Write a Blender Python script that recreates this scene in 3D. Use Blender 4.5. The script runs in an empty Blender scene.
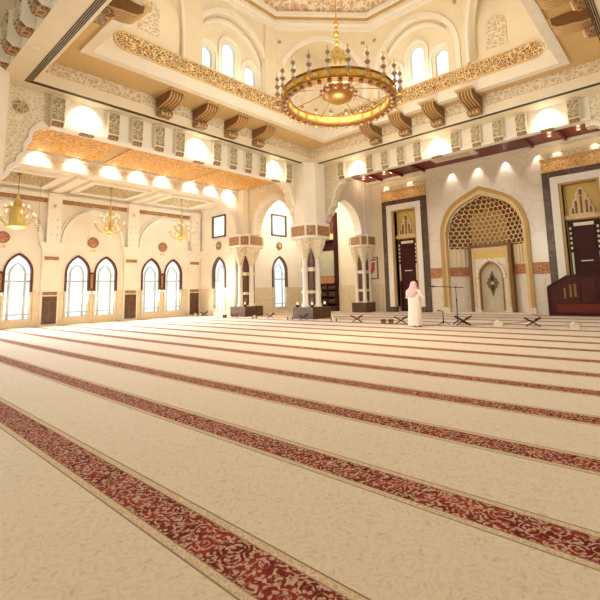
import bpy, math, random
from mathutils import Vector, Matrix
random.seed(7)
PI = math.pi
sc = bpy.context.scene
COL = sc.collection

# ------------------------------------------------------------------ materials
def srgb(r, g, b):
    f = lambda c: (c/255/12.92) if c/255 <= .04045 else ((c/255+.055)/1.055)**2.4
    return (f(r), f(g), f(b), 1)

def newmat(name, rough=.6, metal=0., spec=.3):
    m = bpy.data.materials.new(name); m.use_nodes = True
    nt = m.node_tree; b = nt.nodes['Principled BSDF']
    b.inputs['Roughness'].default_value = rough
    b.inputs['Metallic'].default_value = metal
    b.inputs['Specular IOR Level'].default_value = spec
    return m, nt, b

def N(nt, typ, **kw):
    n = nt.nodes.new(typ)
    for k, v in kw.items():
        if k in n.inputs: n.inputs[k].default_value = v
        else: setattr(n, k, v)
    return n

def ramp(nt, stops, interp='LINEAR'):
    r = nt.nodes.new('ShaderNodeValToRGB'); r.color_ramp.interpolation = interp
    e = r.color_ramp.elements
    e[0].position, e[0].color = stops[0]
    e[1].position, e[1].color = stops[1]
    for p, c in stops[2:]:
        k = e.new(p); k.color = c
    return r

def plain(name, col, rough=.6, metal=0., var=.06, scale=1.5, spec=.3):
    m, nt, b = newmat(name, rough, metal, spec)
    tc = N(nt, 'ShaderNodeTexCoord')
    no = N(nt, 'ShaderNodeTexNoise', Scale=scale, Detail=3.)
    c = srgb(*col)
    lo = tuple(x*(1-var) for x in c[:3])+(1,); hi = tuple(min(1, x*(1+var)) for x in c[:3])+(1,)
    r = ramp(nt, [(.3, lo), (.7, hi)])
    nt.links.new(tc.outputs['Object'], no.inputs['Vector'])
    nt.links.new(no.outputs['Fac'], r.inputs['Fac'])
    nt.links.new(r.outputs['Color'], b.inputs['Base Color'])
    return m

def marble(name, base, vein, scale=1.2, sharp=.04, rough=.25, tiles=None, blot=None):
    m, nt, b = newmat(name, rough, 0, .5)
    tc = N(nt, 'ShaderNodeTexCoord')
    n1 = N(nt, 'ShaderNodeTexNoise', Scale=scale*1.5, Detail=5.)
    mx = N(nt, 'ShaderNodeMixRGB', Fac=.35)
    nt.links.new(tc.outputs['Object'], n1.inputs['Vector'])
    nt.links.new(tc.outputs['Object'], mx.inputs[1]); nt.links.new(n1.outputs['Color'], mx.inputs[2])
    v = N(nt, 'ShaderNodeTexVoronoi', feature='DISTANCE_TO_EDGE', Scale=scale)
    nt.links.new(mx.outputs[0], v.inputs['Vector'])
    r = ramp(nt, [(0, srgb(*vein)), (sharp, srgb(*base))])
    nt.links.new(v.outputs['Distance'], r.inputs['Fac'])
    n2 = N(nt, 'ShaderNodeTexNoise', Scale=scale*3, Detail=6.)
    nt.links.new(tc.outputs['Object'], n2.inputs['Vector'])
    r2 = ramp(nt, [(.35, srgb(*(blot or vein))), (.65, srgb(*base))])
    nt.links.new(n2.outputs['Fac'], r2.inputs['Fac'])
    m2 = N(nt, 'ShaderNodeMixRGB', Fac=.35)
    nt.links.new(r.outputs['Color'], m2.inputs[1]); nt.links.new(r2.outputs['Color'], m2.inputs[2])
    nt.links.new(m2.outputs[0], b.inputs['Base Color'])
    return m

def arabesque(name, ground, motif, scale=9., width=.09, rough=.5, bump=.4, warp=.12, third=None, metal=0.):
    """scroll-work relief: warped cell edges and rings on a ground colour"""
    m, nt, b = newmat(name, rough, metal, .4)
    tc = N(nt, 'ShaderNodeTexCoord')
    no = N(nt, 'ShaderNodeTexNoise', Scale=scale*.5, Detail=2.)
    mx = N(nt, 'ShaderNodeMixRGB', Fac=warp)
    nt.links.new(tc.outputs['Object'], no.inputs['Vector'])
    nt.links.new(tc.outputs['Object'], mx.inputs[1]); nt.links.new(no.outputs['Color'], mx.inputs[2])
    v = N(nt, 'ShaderNodeTexVoronoi', feature='DISTANCE_TO_EDGE', Scale=scale)
    v2 = N(nt, 'ShaderNodeTexVoronoi', Scale=scale)
    nt.links.new(mx.outputs[0], v.inputs['Vector']); nt.links.new(mx.outputs[0], v2.inputs['Vector'])
    s = N(nt, 'ShaderNodeMath', operation='MULTIPLY'); s.inputs[1].default_value = 18.
    nt.links.new(v2.outputs['Distance'], s.inputs[0])
    si = N(nt, 'ShaderNodeMath', operation='SINE'); nt.links.new(s.outputs[0], si.inputs[0])
    r1 = ramp(nt, [(width, (1, 1, 1, 1)), (width*1.6, (0, 0, 0, 1))])
    nt.links.new(v.outputs['Distance'], r1.inputs['Fac'])
    r2 = ramp(nt, [(.45, (0, 0, 0, 1)), (.8, (1, 1, 1, 1))])
    nt.links.new(si.outputs[0], r2.inputs['Fac'])
    a = N(nt, 'ShaderNodeMath', operation='MAXIMUM')
    nt.links.new(r1.outputs['Color'], a.inputs[0]); nt.links.new(r2.outputs['Color'], a.inputs[1])
    g = N(nt, 'ShaderNodeMixRGB'); g.inputs[1].default_value = srgb(*ground); g.inputs[2].default_value = srgb(*motif)
    nt.links.new(a.outputs[0], g.inputs['Fac'])
    out = g
    if third:
        nn = N(nt, 'ShaderNodeTexNoise', Scale=scale*.8)
        nt.links.new(tc.outputs['Object'], nn.inputs['Vector'])
        rr = ramp(nt, [(.5, (0, 0, 0, 1)), (.6, (1, 1, 1, 1))]); nt.links.new(nn.outputs['Fac'], rr.inputs['Fac'])
        h = N(nt, 'ShaderNodeMixRGB'); h.inputs[2].default_value = srgb(*third)
        k = N(nt, 'ShaderNodeMath', operation='MULTIPLY'); k.inputs[1].default_value = .6
        nt.links.new(rr.outputs['Color'], k.inputs[0]); nt.links.new(k.outputs[0], h.inputs['Fac'])
        nt.links.new(g.outputs[0], h.inputs[1]); out = h
    nt.links.new(out.outputs[0], b.inputs['Base Color'])
    bp = N(nt, 'ShaderNodeBump', Strength=bump, Distance=.03)
    nt.links.new(a.outputs[0], bp.inputs['Height']); nt.links.new(bp.outputs[0], b.inputs['Normal'])
    return m

def emissive(name, col, strength):
    m = bpy.data.materials.new(name); m.use_nodes = True
    nt = m.node_tree; nt.nodes.clear()
    o = N(nt, 'ShaderNodeOutputMaterial'); e = N(nt, 'ShaderNodeEmission', Strength=strength)
    e.inputs['Color'].default_value = srgb(*col)
    nt.links.new(e.outputs[0], o.inputs[0]); return m

def daylight_pane(name, a, bcol, strength):
    m = bpy.data.materials.new(name); m.use_nodes = True
    nt = m.node_tree; nt.nodes.clear()
    o = N(nt, 'ShaderNodeOutputMaterial'); e = N(nt, 'ShaderNodeEmission', Strength=strength)
    tc = N(nt, 'ShaderNodeTexCoord'); no = N(nt, 'ShaderNodeTexNoise', Scale=1.6, Detail=3.)
    nt.links.new(tc.outputs['Object'], no.inputs['Vector'])
    r = ramp(nt, [(.52, srgb(*a)), (.72, srgb(*bcol))]); nt.links.new(no.outputs['Fac'], r.inputs['Fac'])
    nt.links.new(r.outputs['Color'], e.inputs['Color']); nt.links.new(e.outputs[0], o.inputs[0]); return m

M = {}
M['plaster'] = plain('plaster_cream', (243, 234, 216), .7, var=.03)
M['plaster_warm'] = plain('plaster_warm', (240, 227, 198), .7, var=.03)
M['moulding'] = plain('moulding_ivory', (246, 238, 224), .55, var=.02)
M['tan'] = plain('painted_tan', (216, 186, 132), .7, var=.04)
M['wainscot'] = marble('beige_marble', (230, 214, 182), (214, 196, 160), .8, .03, .25)
M['white_marble'] = marble('white_marble', (240, 228, 208), (222, 206, 182), 1.1, .03, .25, blot=(228, 210, 184))
M['brown_marble'] = marble('brown_marble', (96, 66, 42), (146, 106, 68), 2.2, .04, .4, blot=(58, 40, 28))
M['dark_marble'] = marble('dark_marble', (92, 70, 48), (138, 110, 78), 2.0, .05, .4, blot=(58, 42, 30))
M['brown_band'] = arabesque('brown_relief', (140, 96, 56), (190, 150, 100), 9, .06, .5)
M['bracket'] = arabesque('olive_relief', (150, 130, 92), (222, 206, 168), 6.5, .05, .6, .5)
M['bracket_brown'] = arabesque('brown_carving', (120, 84, 50), (190, 152, 104), 8, .05, .6, .5)
M['carved_cream'] = arabesque('cream_relief', (206, 184, 146), (240, 226, 198), 6, .07, .7, .5)
M['spandrel'] = arabesque('spandrel_relief', (222, 204, 168), (246, 234, 208), 8, .07, .7, .4)
M['gold_ceiling'] = arabesque('amber_ceiling', (204, 138, 62), (244, 200, 124), 5.5, .06, .6, .3)
M['gold_panel'] = arabesque('gold_panel', (206, 150, 84), (236, 196, 132), 5, .05, .5, .3)
M['calligraphy'] = arabesque('gilded_script', (150, 92, 44), (250, 226, 170), 8.5, .05, .45, .5, .2)
M['red_band'] = arabesque('terracotta_band', (156, 76, 40), (212, 160, 108), 10, .05, .5, .3)
M['dome_band'] = arabesque('dome_relief', (214, 176, 130), (248, 232, 204), 4, .1, .6, .3, third=(206, 150, 120))
M['dome_brown'] = arabesque('dome_brown', (150, 96, 52), (222, 184, 130), 5, .06, .6, .3)
M['medallion'] = arabesque('medallion_red', (150, 78, 56), (214, 160, 120), 10, .05, .5, .3)
M['console'] = plain('console_brown', (136, 98, 58), .6, var=.1, scale=4)
M['console_rib'] = plain('console_rib', (196, 158, 104), .6)
M['console_light'] = plain('console_ridge', (216, 184, 128), .6)
M['arch_gold'] = plain('arch_gold_paint', (196, 158, 96), .5)
M['arch_gold_light'] = plain('arch_gold_light', (228, 198, 142), .5)
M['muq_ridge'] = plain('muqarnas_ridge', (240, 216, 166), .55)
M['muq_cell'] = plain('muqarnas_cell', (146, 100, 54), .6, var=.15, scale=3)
M['yellow_panel'] = plain('ochre_panel', (226, 194, 112), .6)
M['wood_dark'] = plain('dark_wood', (66, 25, 17), .5, var=.2, scale=6, spec=.2)
M['wood_red'] = plain('red_wood', (112, 36, 17), .4, var=.15, scale=3)
M['wood_minbar'] = plain('mahogany', (74, 27, 14), .45, var=.2, scale=3, spec=.25)
M['wood_frame'] = plain('window_wood', (98, 48, 30), .45, var=.1)
M['brown_frame'] = plain('grey_brown_frame', (104, 82, 62), .5)
M['lattice'] = plain('white_lattice', (196, 210, 210), .5)
M['gold'] = plain('brass_gold', (226, 178, 84), .32, .85, spec=.5)
M['brass_dark'] = plain('brass_dark', (160, 116, 56), .4, .6, spec=.5)
M['yellow_brass'] = plain('yellow_brass', (228, 204, 124), .4, .4, spec=.5)
M['glass'] = plain('frosted_glass', (236, 226, 208), .25, 0, spec=.5)
M['lampglass'] = plain('smoked_lamp_glass', (176, 150, 116), .3, .2, spec=.5)
M['ball'] = plain('rose_glass', (170, 124, 92), .3, 0, spec=.5)
M['metal_black'] = plain('black_metal', (34, 28, 24), .45, .2)
M['slat_dark'] = plain('diffuser_slot', (84, 70, 54), .6)
M['thobe'] = plain('white_cotton', (238, 222, 204), .85)
M['skin'] = plain('skin', (176, 128, 98), .6)
M['tissue'] = plain('tissue_white', (246, 240, 228), .9)
M['gold_box'] = plain('gilt_box', (206, 176, 112), .5)
M['black_cover'] = plain('black_cover', (36, 28, 26), .5)
M['mirror'] = plain('grey_green_glass', (172, 168, 138), .12, 0, spec=.6)
M['mihrab_door'] = plain('mihrab_door', (204, 190, 160), .5)
M['motif'] = plain('bronze_motif', (120, 98, 70), .5)
M['pane'] = daylight_pane('window_daylight', (255, 255, 252), (206, 232, 222), .95)
M['pane_low'] = daylight_pane('window_daylight_cool', (250, 252, 252), (196, 224, 226), .95)
M['pane_sky'] = daylight_pane('window_sky', (236, 246, 255), (200, 228, 255), 1.1)
M['bulb'] = emissive('lamp_bulb', (255, 236, 200), 12)
M['candle'] = emissive('candle_bulb', (255, 232, 186), .8)
M['paper'] = plain('print_paper', (238, 226, 204), .7)
M['pink'] = plain('print_pink', (222, 92, 96), .7)
M['book_mix'] = plain('book_spine_green', (70, 76, 58), .6, var=.3, scale=8)
M['book_red'] = plain('book_spine_red', (112, 46, 36), .6, var=.2, scale=8)
M['louvre'] = plain('louvre_white', (242, 230, 206), .5)

def scarf_mat():
    m, nt, b = newmat('red_check_cloth', .85)
    tc = N(nt, 'ShaderNodeTexCoord'); ch = N(nt, 'ShaderNodeTexChecker', Scale=42.)
    ch.inputs['Color1'].default_value = srgb(236, 216, 210); ch.inputs['Color2'].default_value = srgb(196, 128, 126)
    nt.links.new(tc.outputs['Object'], ch.inputs['Vector']); nt.links.new(ch.outputs['Color'], b.inputs['Base Color'])
    return m
M['scarf'] = scarf_mat()

def carpet_field():
    m, nt, b = newmat('carpet_beige', .95, 0, .1)
    tc = N(nt, 'ShaderNodeTexCoord')
    w = N(nt, 'ShaderNodeTexNoise', Scale=14., Detail=2.)
    mx = N(nt, 'ShaderNodeMixRGB', Fac=.12)
    nt.links.new(tc.outputs['Object'], w.inputs['Vector'])
    nt.links.new(tc.outputs['Object'], mx.inputs[1]); nt.links.new(w.outputs['Color'], mx.inputs[2])
    v = N(nt, 'ShaderNodeTexVoronoi', Scale=5.)
    nt.links.new(mx.outputs[0], v.inputs['Vector'])
    sm = N(nt, 'ShaderNodeMath', operation='MULTIPLY'); sm.inputs[1].default_value = 34.
    nt.links.new(v.outputs['Distance'], sm.inputs[0])
    sn = N(nt, 'ShaderNodeMath', operation='SINE'); nt.links.new(sm.outputs[0], sn.inputs[0])
    r = ramp(nt, [(.1, srgb(222, 198, 160)), (.9, srgb(208, 180, 138))])
    nt.links.new(sn.outputs[0], r.inputs['Fac'])
    v2 = N(nt, 'ShaderNodeTexVoronoi', Scale=16.)
    nt.links.new(mx.outputs[0], v2.inputs['Vector'])
    r2 = ramp(nt, [(.12, srgb(196, 166, 122)), (.34, srgb(224, 200, 162))])
    nt.links.new(v2.outputs['Distance'], r2.inputs['Fac'])
    m1 = N(nt, 'ShaderNodeMixRGB', Fac=.5)
    nt.links.new(r.outputs[0], m1.inputs[1]); nt.links.new(r2.outputs[0], m1.inputs[2])
    f = N(nt, 'ShaderNodeTexNoise', Scale=180., Detail=2.)
    nt.links.new(tc.outputs['Object'], f.inputs['Vector'])
    m3 = N(nt, 'ShaderNodeMixRGB', Fac=.10, blend_type='OVERLAY')
    nt.links.new(m1.outputs[0], m3.inputs[1]); nt.links.new(f.outputs['Fac'], m3.inputs[2])
    nt.links.new(m3.outputs[0], b.inputs['Base Color'])
    b.inputs['Sheen Weight'].default_value = .35; b.inputs['Sheen Roughness'].default_value = .45
    return m
def carpet_band():
    m, nt, b = newmat('carpet_red_floral', .95, 0, .1)
    tc = N(nt, 'ShaderNodeTexCoord')
    no = N(nt, 'ShaderNodeTexNoise', Scale=14., Detail=2.)
    mx = N(nt, 'ShaderNodeMixRGB', Fac=.05)
    nt.links.new(tc.outputs['Object'], no.inputs['Vector'])
    nt.links.new(tc.outputs['Object'], mx.inputs[1]); nt.links.new(no.outputs['Color'], mx.inputs[2])
    v = N(nt, 'ShaderNodeTexVoronoi', Scale=8.5)
    nt.links.new(mx.outputs[0], v.inputs['Vector'])
    s = N(nt, 'ShaderNodeMath', operation='MULTIPLY'); s.inputs[1].default_value = 26.
    nt.links.new(v.outputs['Distance'], s.inputs[0])
    si = N(nt, 'ShaderNodeMath', operation='SINE'); nt.links.new(s.outputs[0], si.inputs[0])
    v2 = N(nt, 'ShaderNodeTexVoronoi', Scale=30.); nt.links.new(mx.outputs[0], v2.inputs['Vector'])
    r2 = ramp(nt, [(.30, (1, 1, 1, 1)), (.45, (0, 0, 0, 1))]); nt.links.new(v2.outputs['Distance'], r2.inputs['Fac'])
    r1 = ramp(nt, [(.45, (0, 0, 0, 1)), (.75, (1, 1, 1, 1))]); nt.links.new(si.outputs[0], r1.inputs['Fac'])
    a = N(nt, 'ShaderNodeMath', operation='MULTIPLY'); nt.links.new(r1.outputs[0], a.inputs[0])
    n3 = N(nt, 'ShaderNodeTexNoise', Scale=22.); nt.links.new(tc.outputs['Object'], n3.inputs['Vector'])
    r3 = ramp(nt, [(.4, (0.1, .1, .1, 1)), (.55, (1, 1, 1, 1))]); nt.links.new(n3.outputs['Fac'], r3.inputs['Fac'])
    nt.links.new(r3.outputs[0], a.inputs[1])
    k = N(nt, 'ShaderNodeMath', operation='MULTIPLY'); k.inputs[1].default_value = .8; nt.links.new(r2.outputs[0], k.inputs[0])
    mxx = N(nt, 'ShaderNodeMath', operation='MAXIMUM'); nt.links.new(a.outputs[0], mxx.inputs[0]); nt.links.new(k.outputs[0], mxx.inputs[1])
    n4 = N(nt, 'ShaderNodeTexNoise', Scale=5.); nt.links.new(tc.outputs['Object'], n4.inputs['Vector'])
    g0 = ramp(nt, [(.42, srgb(112, 34, 24)), (.6, srgb(146, 54, 42))]); nt.links.new(n4.outputs['Fac'], g0.inputs['Fac'])
    g = N(nt, 'ShaderNodeMixRGB'); g.inputs[2].default_value = srgb(206, 166, 130)
    nt.links.new(g0.outputs[0], g.inputs[1]); nt.links.new(mxx.outputs[0], g.inputs['Fac'])
    nt.links.new(g.outputs[0], b.inputs['Base Color'])
    return m
M['carpet'] = carpet_field(); M['carpet_band'] = carpet_band()
M['carpet_edge'] = arabesque('carpet_edge', (196, 164, 122), (222, 192, 148), 26, .06, .95, 0, .05)
M['carpet_line'] = plain('carpet_line', (150, 120, 88), .95)

# ------------------------------------------------------------------ mesh builder
class MB:
    def __init__(s): s.v = []; s.f = []; s.mi = []; s.cur = 0
    def add(s, vs, fs):
        o = len(s.v); s.v += [tuple(p) for p in vs]
        s.f += [tuple(i+o for i in f) for f in fs]; s.mi += [s.cur]*len(fs); return s
    def box(s, x0, y0, z0, x1, y1, z1):
        x0, x1 = min(x0, x1), max(x0, x1); y0, y1 = min(y0, y1), max(y0, y1); z0, z1 = min(z0, z1), max(z0, z1)
        return s.add([(x0, y0, z0), (x1, y0, z0), (x1, y1, z0), (x0, y1, z0), (x0, y0, z1), (x1, y0, z1), (x1, y1, z1), (x0, y1, z1)],
              [(0, 3, 2, 1), (4, 5, 6, 7), (0, 1, 5, 4), (1, 2, 6, 5), (2, 3, 7, 6), (3, 0, 4, 7)])
    def prism(s, pts, axis, a, b):
        n = len(pts)
        mk = {'x': lambda p, d: (d, p[0], p[1]), 'y': lambda p, d: (p[0], d, p[1]), 'z': lambda p, d: (p[0], p[1], d)}[axis]
        area = sum(pts[i][0]*pts[(i+1) % n][1]-pts[(i+1) % n][0]*pts[i][1] for i in range(n))
        if (area < 0) ^ (axis == 'y'): pts = pts[::-1]
        if a > b: a, b = b, a
        vs = [mk(p, a) for p in pts]+[mk(p, b) for p in pts]
        fs = [tuple(range(n))[::-1], tuple(range(n, 2*n))]+[(i, (i+1) % n, (i+1) % n+n, i+n) for i in range(n)]
        return s.add(vs, fs)
    def lathe(s, prof, cx=0, cy=0, n=20, ph=0., sx=1., sy=1.):
        vs = []; fs = []
        for r, z in prof:
            for k in range(n):
                a = 2*PI*k/n+ph; vs.append((cx+r*sx*math.cos(a), cy+r*sy*math.sin(a), z))
        for j in range(len(prof)-1):
            for k in range(n):
                k2 = (k+1) % n; fs.append((j*n+k, j*n+k2, (j+1)*n+k2, (j+1)*n+k))
        if prof[0][0] > 1e-4: fs.append(tuple(range(n))[::-1])
        if prof[-1][0] > 1e-4: fs.append(tuple((len(prof)-1)*n+k for k in range(n)))
        return s.add(vs, fs)
    def loft(s, secs, n=20):
        """closed elliptical sections (cx,cy,z,rx,ry)"""
        vs = []; fs = []
        for cx, cy, z, rx, ry in secs:
            for k in range(n):
                a = 2*PI*k/n; vs.append((cx+rx*math.cos(a), cy+ry*math.sin(a), z))
        for j in range(len(secs)-1):
            for k in range(n):
                k2 = (k+1) % n; fs.append((j*n+k, j*n+k2, (j+1)*n+k2, (j+1)*n+k))
        fs.append(tuple(range(n))[::-1]); fs.append(tuple((len(secs)-1)*n+k for k in range(n)))
        return s.add(vs, fs)
    def tube(s, path, r, n=8):
        P = [Vector(p) for p in path]; vs = []; fs = []
        for i, p in enumerate(P):
            t = (P[min(i+1, len(P)-1)]-P[max(i-1, 0)]).normalized()
            ref = Vector((0, 0, 1)) if abs(t.z) < .95 else Vector((1, 0, 0))
            u = t.cross(ref).normalized(); w = t.cross(u)
            rr = r[i] if isinstance(r, (list, tuple)) else r
            for k in range(n):
                a = 2*PI*k/n; vs.append(p+u*rr*math.cos(a)+w*rr*math.sin(a))
        for j in range(len(P)-1):
            for k in range(n):
                k2 = (k+1) % n; fs.append((j*n+k, j*n+k2, (j+1)*n+k2, (j+1)*n+k))
        fs.append(tuple(range(n))[::-1]); fs.append(tuple((len(P)-1)*n+k for k in range(n)))
        return s.add(vs, fs)
    def ball(s, x, y, z, r, n=12, m=8, sz=1.):
        prof = [(r*math.sin(PI*i/m) if 0 < i < m else 0., z-r*sz*math.cos(PI*i/m)) for i in range(m+1)]
        return s.lathe(prof, x, y, n)
    def xf(s, mat):
        s.v = [tuple(mat @ Vector(p)) for p in s.v]; return s
    def build(s, name, mats, parent=None, loc=(0, 0, 0), smooth=None):
        me = bpy.data.meshes.new(name)
        me.from_pydata([(p[0]-loc[0], p[1]-loc[1], p[2]-loc[2]) for p in s.v], [], s.f)
        if not isinstance(mats, (list, tuple)): mats = [mats]
        for m in mats: me.materials.append(M[m] if isinstance(m, str) else m)
        me.polygons.foreach_set('material_index', s.mi); me.update()
        import bmesh
        bm = bmesh.new(); bm.from_mesh(me); bmesh.ops.recalc_face_normals(bm, faces=bm.faces); bm.to_mesh(me); bm.free()
        if smooth:
            me.shade_smooth(); me.set_sharp_from_angle(angle=math.radians(smooth))
        o = bpy.data.objects.new(name, me); COL.objects.link(o)
        if parent: o.parent = parent
        else: o.location = loc
        return o

def tag(o, label, cat, group=None, kind=None):
    o['label'] = label; o['category'] = cat
    if group: o['group'] = group
    if kind: o['kind'] = kind
    return o
def root(name, label, cat, loc=(0, 0, 0), rz=0, group=None):
    o = bpy.data.objects.new(name, None); COL.objects.link(o); o.empty_display_size = .2
    o.location = loc; o.rotation_euler = (0, 0, rz); return tag(o, label, cat, group)
def struct(mb, name, mat, label, cat, smooth=None):
    return tag(mb.build(name, mat, smooth=smooth), label, cat, kind='structure')
def dup(src, loc, rz, label, group=None):
    r = src.copy(); COL.objects.link(r); r.location = loc; r.rotation_euler = (0, 0, rz); r['label'] = label
    if group: r['group'] = group
    for ch in list(src.children):
        c = ch.copy(); COL.objects.link(c); c.parent = r
        for g in list(ch.children):
            d = g.copy(); COL.objects.link(d); d.parent = c
    return r
ORD = ['first', 'second', 'third', 'fourth', 'fifth', 'sixth', 'seventh', 'eighth', 'ninth', 'tenth', 'eleventh', 'twelfth', 'thirteenth', 'fourteenth', 'fifteenth', 'sixteenth']

# ---- walls with arched openings; (u, z) outline helpers
def otop(o, u):
    if o.get('h', 0) == 0: return o['zs']
    x = min(abs(u-o['c']), o['w']); w, h = o['w'], o['h']
    if o.get('keel'): t = x/w; return o['zs']+h*(1-.4*t)*max(0, 1-t**6)**.6
    R = (w*w+h*h)/(2*w)
    return o['zs']+math.sqrt(max(0, R*R-(x-(w-R))**2)) if h >= w*.999 else o['zs']+h*math.sqrt(max(0, 1-(x/w)**2))
def wall(mb, axis, u0, u1, z0, z1, d0, d1, ops=(), n=10):
    bp = {u0, u1}
    for o in ops:
        k = n if o.get('h', 0) else 0
        for i in range(2*k+1 if k else 2):
            t = -1+2*i/(2*k) if k else -1+2*i
            bp.add(min(max(o['c']+o['w']*(math.sin(t*PI/2) if k else t), u0), u1))
    bp = sorted(bp)
    for a, b in zip(bp, bp[1:]):
        if b-a < 1e-5: continue
        mid = (a+b)/2; cov = sorted([o for o in ops if abs(mid-o['c']) < o['w']], key=lambda o: o['z0'])
        lo = (z0, z0)
        for o in cov:
            if o['z0'] > lo[0]+1e-4: mb.prism([(a, lo[0]), (b, lo[1]), (b, o['z0']), (a, o['z0'])], axis, d0, d1)
            lo = (otop(o, a), otop(o, b))
        if min(lo) < z1-1e-4: mb.prism([(a, lo[0]), (b, lo[1]), (b, z1), (a, z1)], axis, d0, d1)
    return mb
def apath(c, w, z0, zs, h, n=14, keel=False):
    o = dict(c=c, w=w, zs=zs, h=h, keel=keel); pts = [(c-w, z0), (c-w, zs)] if zs > z0 else [(c-w, zs)]
    for i in range(1, 2*n):
        u = c+w*math.sin((-1+i/n)*PI/2); pts.append((u, otop(o, u)))
    return pts+([(c+w, zs), (c+w, z0)] if zs > z0 else [(c+w, zs)])
def band(mb, inner, outer, axis, d0, d1):
    for i in range(len(inner)-1):
        mb.prism([inner[i], inner[i+1], outer[i+1], outer[i]], axis, d0, d1)
    return mb

# ================================================================== SETTING
# floor slab + carpet
struct(MB().box(-27, -8, -.3, 6, 26, -.025), 'floor', 'wainscot', 'stone floor slab beneath the striped carpet', 'floor')
sy = [-2.3, -1.0, .3, 1.585, 2.87, 4.14, 5.455, 6.79, 8.08, 9.49, 10.95, 12.31, 13.68, 15.3, 16.9, 18.6, 20.3, 22.0]
mb = MB(); X0, X1 = -25.15, 5.0; edges = [-8]
ylist = []
for c in sy:
    ylist += [(c-.2, 0), (c-.188, 3), (c-.14, 2), (c-.132, 3), (c+.132, 1), (c+.14, 3), (c+.188, 2), (c+.2, 3)]
cur = -7.5
for yb, mi in ylist+[(23.28, 0)]:
    mb.cur = mi
    mb.add([(X0, cur, 0), (X1, cur, 0), (X1, yb, 0), (X0, yb, 0)], [(0, 1, 2, 3)]); cur = yb
mb.cur = 0
for a, b, c, d in [((X0, -7.5), (X1, -7.5), 0, 0), ((X1, -7.5), (X1, 23.28), 0, 0), ((X1, 23.28), (X0, 23.28), 0, 0), ((X0, 23.28), (X0, -7.5), 0, 0)]:
    mb.add([(*a, -.025), (*b, -.025), (*b, 0), (*a, 0)], [(0, 1, 2, 3)])
tag(mb.build('carpet', ['carpet', 'carpet_band', 'carpet_edge', 'carpet_line']), 'beige prayer hall carpet with dark red floral stripes in rows', 'carpet')

# left window wall, x = -25.2
XL = -25.2
wins = []
for c in (1.13, 5.35, 9.54, 13.72):
    for s in (-.735, .735): wins.append(c+s)
ops = [dict(c=c, w=.55, z0=.42, zs=2.72, h=.88) for c in wins]
struct(wall(MB(), 'x', -2.2, 16.8, 0, 7.6, XL-.4, XL, ops), 'wall_left', 'plaster', 'long cream window wall on the left of the hall', 'wall')
ops2 = [dict(c=c, w=.66, z0=.3, zs=1.75) for c in wins]
struct(wall(MB(), 'x', -2.2, 16.4, 0, 1.74, XL, XL+.05, ops2), 'trim_1', 'wainscot', 'beige marble wainscot along the left window wall', 'trim')
ORDW = ['far left', 'hidden', 'leftmost', 'left', 'third', 'fourth', 'fifth', 'sixth']
def window(n, axis, c, d, sgn, label, wo=.63, sill=.42, zs=2.72, h=.98, framemat='wood_frame', pane='pane', wi=.54, hi=.86, zf=1.74, narrow=False):
    """arched window; d = wall face, sgn = direction into the room"""
    r = root('window_%d' % n, label, 'window', (0, 0, 0)); r['kind'] = 'structure'
    f = lambda k: d+sgn*k
    band(MB(), apath(c, wi, zf, zs, hi), apath(c, wo, zf, zs, h), axis, f(-.12), f(.07)).build('window_frame', framemat, r)
    mb = MB(); mb.prism([(c-wo, sill-.12), (c+wo, sill-.12), (c+wo, sill), (c-wo, sill)], axis, f(-.2), f(.08))
    for s in (-1, 1):
        mb.prism([(c+s*wi, sill), (c+s*wo, sill), (c+s*wo, zf), (c+s*wi, zf)], axis, f(-.2), f(.07))
    mb.build('lower_frame', 'wainscot', r)
    # lattice
    mb = MB(); a = f(-.16); b = f(-.12); q = .62 if not narrow else .58
    t = .05
    for s in (-1, 1):
        u = c+s*wi*q
        mb.prism([(u-t, sill), (u+t, sill), (u+t, zs-.3), (u-t, zs-.3)], axis, a, b)
    band(mb, apath(c, wi*q-t, zs-.3, zs-.1, hi*.62), apath(c, wi*q+t, zs-.3, zs-.1, hi*.62+.05), axis, a, b)
    for z, k in ((sill+.22, .03), (2.28, .045), (1.45, .018), (2.62, .018)):
        a = f(-.155); b = f(-.118)
        if z in (1.45, 2.62):
            for s in (-1, 1): mb.prism([(c+s*(wi*q+t), z-k), (c+s*wi, z-k), (c+s*wi, z+k), (c+s*(wi*q+t), z+k)], axis, a, b)
        else: mb.prism([(c-wi, z-k), (c+wi, z-k), (c+wi, z+k), (c-wi, z+k)], axis, a, b)
    mb.build('lattice', 'lattice', r)
    MB().prism(apath(c, wi+.01, sill, zs, hi+.01), axis, f(-.2), f(-.17)).build('pane', pane, r)
    return r
wl = ['arched daylight window farther out of view on the left wall', 'arched window beside the one hidden at the left edge', 'arched window cut by the left edge of the view', 'arched window right of the left edge of the view',
      'left arched window of the pair under the middle red medallion', 'right arched window of the pair under the middle red medallion', 'left arched window of the pair nearest the hall corner', 'right arched window of the pair nearest the hall corner']
for i, c in enumerate(wins): window(i+1, 'x', c, XL, 1, wl[i])
nt_ = 2
def trim(mb, mat, label, cat='trim', smooth=None):
    global nt_
    o = struct(mb, 'trim_%d' % nt_, mat, label, cat, smooth); nt_ += 1; return o
for c, nm in ((5.35, 'left edge'), (9.54, 'middle'), (13.72, 'corner')):
    mb = MB(); mb.box(XL, c-.1, 1.74, XL+.09, c+.1, 1.82); mb.box(XL, c-.1, 2.66, XL+.09, c+.1, 2.76)
    mb.box(XL, c-.1, 1.82, XL+.02, c-.075, 2.66); mb.box(XL, c+.075, 1.82, XL+.02, c+.1, 2.66)
    o = trim(mb, 'wood_frame', 'brown wooden link between the two arched windows of the %s pair' % nm)
    MB().box(XL, c-.075, 1.82, XL+.03, c+.075, 2.66).build('panel', 'brown_band', o)
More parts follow.
